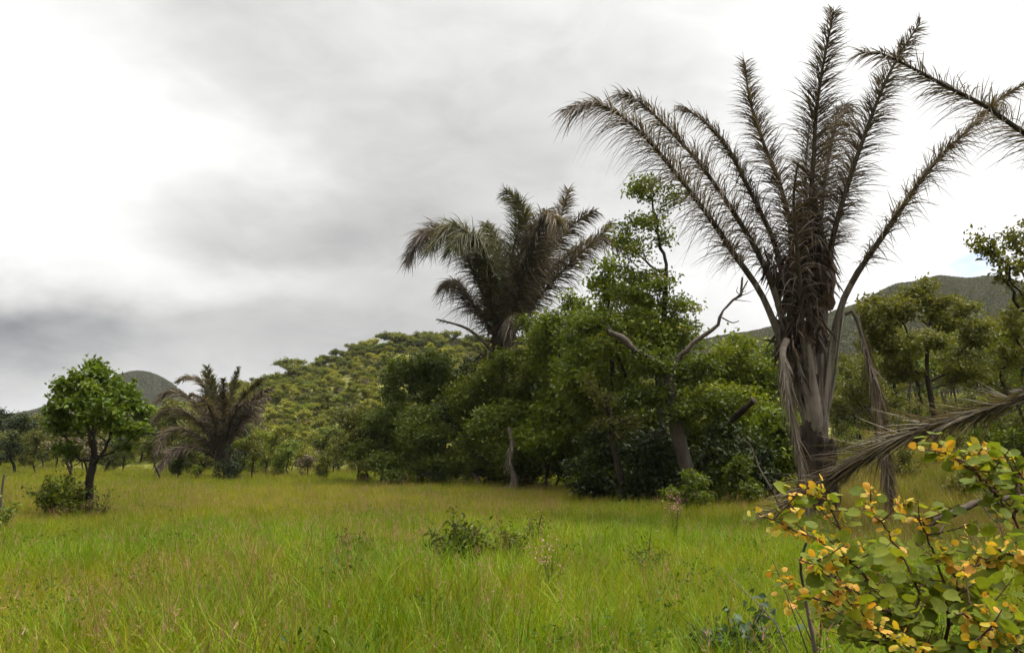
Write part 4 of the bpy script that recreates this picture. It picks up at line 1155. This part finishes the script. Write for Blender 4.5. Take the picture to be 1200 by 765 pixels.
BRANCHES = [  # pixels and distance of each long shoot, where its young leaves begin
    ([(1067, 742, 4.2), (1036, 708, 4.1), (1012, 673, 4.0), (984, 645, 3.95), (950, 628, 3.9), (915, 612, 3.85), (893, 604, 3.85)], .62),
    ([(1036, 708, 4.1), (1000, 664, 4.15), (985, 620, 4.2), (970, 585, 4.2), (962, 566, 4.2)], .60),
    ([(1069, 739, 4.2), (1077, 694, 4.3), (1050, 640, 4.4), (1028, 605, 4.4), (1012, 588, 4.4)], .60),
    ([(1112, 732, 4.2), (1108, 687, 4.2), (1095, 652, 4.2), (1081, 618, 4.2), (1060, 593, 4.2), (1040, 582, 4.2)], .66),
    ([(1069, 739, 4.2), (1035, 715, 3.9), (1000, 690, 3.75), (965, 665, 3.7), (935, 655, 3.7)], .68),
    ([(1120, 760, 4.2), (1040, 745, 3.8), (1005, 715, 3.7), (970, 690, 3.65)], .75),
    ([(1112, 732, 4.2), (1120, 690, 4.0), (1112, 655, 3.95), (1102, 640, 3.9)], .72),
    ([(1210, 700, 4.1), (1200, 645, 4.1), (1188, 607, 4.1), (1171, 583, 4.1), (1158, 550, 4.1), (1147, 525, 4.1), (1138, 512, 4.1)], .78),
    ([(1171, 583, 4.1), (1150, 560, 4.0), (1125, 540, 3.95), (1098, 530, 3.9), (1078, 526, 3.9)], .58),
    ([(1188, 607, 4.1), (1195, 570, 4.2), (1200, 545, 4.3)], .85),
    ([(1200, 645, 4.1), (1180, 650, 3.9), (1150, 655, 3.8), (1128, 662, 3.8)], .55),
    ([(1210, 700, 4.1), (1215, 660, 3.8), (1190, 648, 3.7), (1170, 643, 3.7)], .6),
    ([(1160, 760, 4.1), (1150, 735, 3.8), (1140, 725, 3.6), (1118, 718, 3.5)], .62),
    ([(1200, 780, 4.1), (1190, 745, 3.7), (1160, 740, 3.5), (1140, 752, 3.45)], .6),
    ([(1120, 760, 4.2), (1090, 770, 3.8), (1060, 750, 3.6), (1040, 742, 3.55)], .7),
    ([(1112, 732, 4.2), (1140, 700, 4.4), (1150, 665, 4.5), (1140, 640, 4.5)], .8),
    ([(1067, 742, 4.2), (1040, 690, 4.5), (1020, 660, 4.6), (1010, 640, 4.6)], .8),
    ([(1085, 770, 4.2), (1000, 740, 4.3), (975, 720, 4.2), (960, 700, 4.1)], .85),
]
root_px = [(1085, 900), (1120, 905), (1200, 905), (1060, 900)]
joined = set()
for cp, yt in BRANCHES:
    key = cp[0]
    pts = [bq(*c) for c in cp]
    if key not in joined and not any(key in [tuple(z) for z in o_[0][1:]] for o_ in BRANCHES):
        joined.add(key)
        foot = np.array([.25 * pts[0][0], .2 * rng.normal(), -.05])
        P0 = spline([foot, foot * .4 + pts[0] * .6 + [0, 0, -.05], pts[0]], 10)
        tube(stems_r, P0, np.linspace(.013, .0085, 10), 7, rng=rng, rough=.05)
    P = spline(pts, 22); P[1:-1] += rng.normal(size=(20, 3)) * .006
    twig(P, .0085, .0028, .12, 34, yt - .08)
    seg = np.linalg.norm(np.diff(P, axis=0), axis=1).sum()
    for k in range(max(3, int(seg * 8))):       # short side twigs
        i = rng.integers(3, 21); a = rng.uniform(0, 6.28)
        dv = unit(np.array([math.cos(a), math.sin(a) * .8, rng.uniform(-.1, .9)]))
        ln = rng.uniform(.08, .24)
        twig(spline([P[i], P[i] + dv * ln * .5 + [0, 0, .01], P[i] + dv * ln + [0, 0, .04]], 6), .004, .002, .15, 40, .70 if i > 15 else .96)
# grey bare stem at the left of the bush
P = spline([bq(957, 800, 4.6) + [0, 0, -.6], bq(956, 775, 4.6), bq(950, 735, 4.6), bq(942, 690, 4.6), bq(938, 660, 4.5), bq(945, 635, 4.4)], 20)
tube(stems_g, P, np.linspace(.016, .006, 20), 7, rng=rng, rough=.06)
for k, (px, py) in enumerate([(905, 655), (925, 700), (975, 690), (985, 720)]):
    twig(spline([P[8 + k * 2], (P[8 + k * 2] + bq(px, py, 4.7)) / 2 + [0, 0, .02], bq(px, py, 4.8)], 8), .004, .002, .7, 14, .8)
stems_r.build('stems', M['stem_red'], bush, True)
stems_g.build('bare_stem', M['stem_grey'], bush, True)
old.build('foliage', M['round_leaf'], bush)
young.build('young_foliage', M['young_leaf'], bush)['label'] = 'yellow-orange young leaves at the shoot tips'
# thin bare twig arching out of the grass beside it
dry_branch('thin bare twig slanting up out of the grass left of the yellow bush', [np.array([1.83, 5.0, .1]), at(925, 765, 5.0), at(905, 725, 5.0), at(870, 690, 5.1), at(842, 662, 5.2)], .007, .002, 'stem_grey',
           subs=[([at(905, 725, 5.0), at(890, 716, 5.0), at(897, 705, 5.0)], .003)])

# ------------------------------------------------------------------ grass
def grassmat(name, stops, tipcol, tipamt, trans=.4):
    m, q_ = material(name)
    a = q_.n('ShaderNodeAttribute', attribute_name='rnd')
    oi = q_.n('ShaderNodeObjectInfo')
    geo = q_.n('ShaderNodeNewGeometry')
    p = geo.outputs['Position']
    n1 = q_.noise(q_.v('MULTIPLY', p, (1, .55, .2)), .16, 4, .6)
    n2 = q_.noise(q_.v('MULTIPLY', p, (1, 1, .2)), 1.1, 3, .6)
    f = q_.m('ADD', .46, q_.m('ADD', q_.m('MULTIPLY', q_.m('SUBTRACT', n1, .5), 1.5), q_.m('MULTIPLY', q_.m('SUBTRACT', n2, .5), .9)))
    f = q_.m('ADD', f, q_.m('MULTIPLY', q_.m('SUBTRACT', a.outputs['Fac'], .5), .45))
    f = q_.m('ADD', f, q_.m('MULTIPLY', q_.m('SUBTRACT', oi.outputs['Random'], .5), .25), clamp=True)
    c = q_.ramp(f, stops)
    dry = q_.m('GREATER_THAN', a.outputs['Fac'], 1 - tipamt)
    c = q_.mix(dry, c, (*tipcol, 1))
    b = q_.n('ShaderNodeBsdfPrincipled', ins={'Base Color': c, 'Roughness': .5})
    b.inputs['Specular IOR Level'].default_value = .10
    t = q_.n('ShaderNodeBsdfTranslucent', ins={0: q_.mix(1.0, c, (1.2, 1.2, .6, 1), 'MULTIPLY')})
    mx = q_.n('ShaderNodeMixShader', ins={0: trans, 1: b.outputs[0], 2: t.outputs[0]})
    q_.n('ShaderNodeOutputMaterial', ins={0: mx.outputs[0]})
    return m
M['grass'] = grassmat('grass', [(0.2, (0.0793, 0.1047, 0.0021)), (0.48, (0.1402, 0.1633, 0.0031)), (0.75, (0.2335, 0.2093, 0.0053))], (0.26, 0.20, 0.07), .04)
M['grass_rich'] = grassmat('grass_rich', [(0.2, (0.0662, 0.1198, 0.0025)), (0.5, (0.1194, 0.1883, 0.0038)), (0.8, (0.1944, 0.2395, 0.0067))], (0.24, 0.24, .06), .03)
M['straw'] = grassmat('straw', [(0.2, (0.1208, 0.0756, 0.023)), (0.5, (0.1933, 0.1188, 0.0384)), (0.8, (0.2658, 0.1656, 0.0653))], (0.28, 0.15, 0.10), .35, .25)
M['weed'] = grassmat('weed', [(0.2, (0.034, 0.068, 0.0051)), (0.5, (0.0638, 0.1062, 0.0085)), (0.8, (0.102, 0.1445, 0.0136))], (0.2, .2, .05), .03)


def blades(mb, rng, n, R_, H, width, bend, mat=0, K=4, rn=None):
    a = rng.uniform(0, 6.28, n); r = R_ * rng.random(n) ** .6
    P = np.stack([r * np.cos(a), r * np.sin(a), np.full(n, -.03)], 1)
    az = a + rng.normal(0, 1.2, n)
    D = np.stack([np.cos(az), np.sin(az), np.zeros(n)], 1)
    L = H * rng.uniform(.5, 1.15, n); be = bend * rng.uniform(.2, 1.5, n)
    s = np.linspace(0, 1, K)
    th = be[:, None] * s[None] * .9 + .12
    seg = L[:, None] / (K - 1)
    dx = np.concatenate([np.zeros((n, 1)), np.cumsum(np.sin(th[:, 1:]) * seg, 1)], 1)
    dz_ = np.concatenate([np.zeros((n, 1)), np.cumsum(np.cos(th[:, 1:]) * seg, 1)], 1)
    C = P[:, None] + D[:, None] * dx[..., None]; C[..., 2] += dz_
    wa = az + np.pi / 2 + rng.normal(0, .5, n)
    W = np.stack([np.cos(wa), np.sin(wa), np.zeros(n)], 1)
    ww = (width * rng.uniform(.6, 1.3, n))[:, None] * np.interp(s, [0, .4, .8, 1], [.7, 1, .6, .05])[None]
    V = np.stack([C + W[:, None] * ww[..., None] * .5, C - W[:, None] * ww[..., None] * .5], 2).reshape(-1, 3)
    base = (np.arange(n) * K * 2)[:, None, None]; kk = (np.arange(K - 1) * 2)[None, :, None]
    Fq = (base + kk + np.array([0, 1, 3, 2])).reshape(-1, 4)
    rr = rng.random(n) if rn is None else rn
    mb.add(V, Fq, mat, np.repeat(rr, K - 1))
    return C[:, -1]


def stalks(mb, rng, n, R_, H, mat=1):
    tip = blades(mb, rng, n, R_, H, .004, .35, mat, 4, rng.random(n) * .6)
    for t in tip:       # loose seed head
        k = 9
        P = t + np.stack([rng.normal(0, .012, k), rng.normal(0, .012, k), -rng.random(k) * .14], 1)
        strips_m(mb, P, unit(rng.normal(size=(k, 3)) + [0, 0, 1.6]), rng.uniform(.03, .06, k), .005, rng, mat)


def strips_m(mb, P, Dv, L, W, rng, mat):
    wv = unit(np.cross(Dv, rng.normal(size=Dv.shape))) * W * .5
    V = np.stack([P + wv, P - wv, P + Dv * L[:, None]], 1).reshape(-1, 3)
    mb.add(V, np.arange(len(P) * 3).reshape(-1, 3), mat, .6 + .4 * rng.random(len(P)))


tufts = bpy.data.collections.new('tufts')
MATS = [M['grass'], M['straw'], M['grass_rich'], M['weed']]
def tuft(fill, seed):
    mb = MB(); fill(mb, np.random.default_rng(seed))
    o = bpy.data.objects.new('t%02d' % len(tufts.objects), mb.mesh('tuft', MATS))
    tufts.objects.link(o)
for i in range(4): tuft(lambda mb, r: blades(mb, r, 64, .22, .46, .0065, 1.1, 0), 10 + i)                                          # 0-3 fine meadow grass
for i in range(3): tuft(lambda mb, r: blades(mb, r, 50, .17, .52, .011, 1.8, 2), 20 + i)                                           # 4-6 rich arching clumps
for i in range(3): tuft(lambda mb, r: (blades(mb, r, 46, .2, .46, .006, 1.0, 0), stalks(mb, r, 5, .2, .72)), 30 + i)               # 7-9 seeding grass
for i in range(2): tuft(lambda mb, r: (blades(mb, r, 30, .2, .42, .007, 1.2, 0), leaves(mb, r.normal(size=(60, 3)) * [.12, .12, .09] + [0, 0, .30], .05, r, .7, .45, 3)), 40 + i)   # 10-11 weeds
for i in range(2): tuft(lambda mb, r: (blades(mb, r, 14, .22, .62, .006, .9, 1, rn=r.random(14) * .6), blades(mb, r, 34, .22, .46, .006, 1.0, 0)), 50 + i)    # 12-13 dry grass


def vnoise(x, y, seed):
    r = np.random.default_rng(seed); out = 0
    for k in range(6):
        a = r.uniform(0, 6.28); f = r.uniform(.6, 1.7)
        out = out + np.sin((x * np.cos(a) + y * np.sin(a)) * f + r.uniform(0, 6.28))
    return out / 3.0


rng = np.random.default_rng(7)
XY = []
for (d0, d1, dens) in [(2.6, 6, 60), (6, 10, 52), (10, 16, 34), (16, 26, 20), (26, 42, 11), (42, 80, 5.5), (80, 130, 2.0)]:
    th0, th1 = -.68, .68
    n = int((th1 - th0) / 2 * (d1 ** 2 - d0 ** 2) * dens)
    d = np.sqrt(rng.uniform(d0 ** 2, d1 ** 2, n)); t = rng.uniform(th0, th1, n)
    XY.append(np.stack([d * np.sin(t), d * np.cos(t)], 1))
XY = np.concatenate(XY)
x, y = XY[:, 0], XY[:, 1]; d = np.hypot(x, y); az = x / y
keep = hill_h(x, y) < ground_h(x, y) + 3
x, y, d, az = x[keep], y[keep], d[keep], az[keep]
n1 = vnoise(x * .28, y * .2, 1); n2 = vnoise(x * .9, y * .7, 2); u = rng.random(len(x))
idx = rng.integers(0, 4, len(x))
# seeding, reddish grass in a band across the far half of the meadow and in strips at the left
pr = np.clip(.03 + .42 * np.exp(-((d - 29) / 7) ** 2) * (az < .06) + .10 * (n1 > .4) * (d > 9) + .05 * (az < -.3) * (d < 16), 0, .7)
idx = np.where(u < pr, 7 + rng.integers(0, 3, len(x)), idx)
u2 = rng.random(len(x))
rich = np.clip((.22 + .5 * (n2 > .15) + .25 * np.exp(-((az - .12) / .3) ** 2)) * (d < 22), 0, .8)
idx = np.where((u2 < rich) & (u >= pr * .6), 4 + rng.integers(0, 3, len(x)), idx)
idx = np.where(rng.random(len(x)) < .008 + .05 * (n2 < -.75), 10 + rng.integers(0, 2, len(x)), idx)
slope = (az > .36) & (d > 14)
idx = np.where(slope & (rng.random(len(x)) < .75), 12 + rng.integers(0, 2, len(x)), idx)
idx = np.where(rng.random(len(x)) < .03 + .07 * (az < -.2) * (d < 13), 12 + rng.integers(0, 2, len(x)), idx)
scl = rng.uniform(.7, 1.25, len(x)) * (1 + .18 * n1) * (1 + .14 * n2) * np.interp(d, [0, 20, 60, 130], [1.0, 1.0, 1.15, 1.6])
scl = np.clip(scl, .4, 2.0)
# a little lower and thinner in the deep shade of the thicket
z = terrain(x, y)
me = bpy.data.meshes.new('grass')
me.vertices.add(len(x)); me.vertices.foreach_set('co', np.stack([x, y, z], 1).astype(np.float32).ravel())
at_ = me.attributes.new('pick', 'INT', 'POINT'); at_.data.foreach_set('value', idx.astype(np.int32))
at_ = me.attributes.new('size', 'FLOAT', 'POINT'); at_.data.foreach_set('value', scl.astype(np.float32))
rot = np.stack([rng.normal(0, .10, len(x)), rng.normal(0, .10, len(x)), rng.uniform(0, 6.28, len(x))], 1)
at_ = me.attributes.new('turn', 'FLOAT_VECTOR', 'POINT'); at_.data.foreach_set('vector', rot.astype(np.float32).ravel())
me.update()


def instancer(o, coll):
    ng = bpy.data.node_groups.new('instances', 'GeometryNodeTree')
    ng.interface.new_socket('Geometry', in_out='INPUT', socket_type='NodeSocketGeometry')
    ng.interface.new_socket('Geometry', in_out='OUTPUT', socket_type='NodeSocketGeometry')
    gi, go = ng.nodes.new('NodeGroupInput'), ng.nodes.new('NodeGroupOutput')
    ci = ng.nodes.new('GeometryNodeCollectionInfo')
    ci.inputs['Collection'].default_value = coll
    ci.inputs['Separate Children'].default_value = True
    ci.inputs['Reset Children'].default_value = True
    ip = ng.nodes.new('GeometryNodeInstanceOnPoints')
    ip.inputs['Pick Instance'].default_value = True
    L = ng.links.new
    L(gi.outputs[0], ip.inputs['Points']); L(ci.outputs[0], ip.inputs['Instance'])
    for nm, ty, sock in (('pick', 'INT', 'Instance Index'), ('size', 'FLOAT', 'Scale'), ('turn', 'FLOAT_VECTOR', 'Rotation')):
        na = ng.nodes.new('GeometryNodeInputNamedAttribute'); na.data_type = ty
        na.inputs['Name'].default_value = nm
        L(na.outputs['Attribute'], ip.inputs[sock])
    L(ip.outputs[0], go.inputs[0])
    md = o.modifiers.new('instances', 'NODES'); md.node_group = ng
o = link('grass', me)
tag(o, 'tall green meadow grass with reddish seed heads', kind='stuff')
instancer(o, tufts)

# low scrub on the far hills
bushes = bpy.data.collections.new('bushes')
for i in range(3):
    mb = MB(); r = np.random.default_rng(90 + i)
    u = unit(r.normal(size=(150, 3))); u[:, 2] = np.abs(u[:, 2])
    leaves(mb, u * np.array([2.6, 2.6, 2.2]) * r.random((150, 1)) ** .4 + [0, 0, .2], 1.1, r, .9, .7)
    b = bpy.data.objects.new('b%d' % i, mb.mesh('bush', [M['scrub']])); bushes.objects.link(b)
def point_cloud(name, x, y, z, pick, size, coll, label):
    me = bpy.data.meshes.new(name); me.vertices.add(len(x))
    me.vertices.foreach_set('co', np.stack([x, y, z], 1).astype(np.float32).ravel())
    a = me.attributes.new('pick', 'INT', 'POINT'); a.data.foreach_set('value', np.asarray(pick).astype(np.int32))
    a = me.attributes.new('size', 'FLOAT', 'POINT'); a.data.foreach_set('value', np.asarray(size).astype(np.float32))
    a = me.attributes.new('turn', 'FLOAT_VECTOR', 'POINT')
    rt_ = np.zeros((len(x), 3)); rt_[:, 2] = rng.uniform(0, 6.28, len(x)); a.data.foreach_set('vector', rt_.astype(np.float32).ravel())
    me.update()
    o = link(name, me); tag(o, label, kind='stuff'); instancer(o, coll)
def scrub(name, n, sampler, hfun, label, smin, smax):
    P = np.array([sampler() for _ in range(n)])
    x, y = P[:, 0], P[:, 1]; h = hfun(x, y)
    ok = h > 4
    x, y, h = x[ok], y[ok], h[ok]
    point_cloud(name, x, y, h - 1.2, rng.integers(0, 3, len(x)), rng.uniform(smin, smax, len(x)), bushes, label)
point_cloud('hill_forest', *point_stuff, canopy, 'closed canopy of small trees over the wooded hill')
def s1():
    y = rng.uniform(230, 620); return rng.uniform(.18, .72) * y, y
scrub('scrub', 40000, s1, grassy_h, 'low green scrub over the grassy hill at the right', .22, .55)
def s2():
    y = rng.uniform(640, 930); return rng.uniform(-.72, -.28) * y, y
scrub('scrub', 40000, s2, distant_h, 'dark scrub over the distant hill at the left', .28, .65)
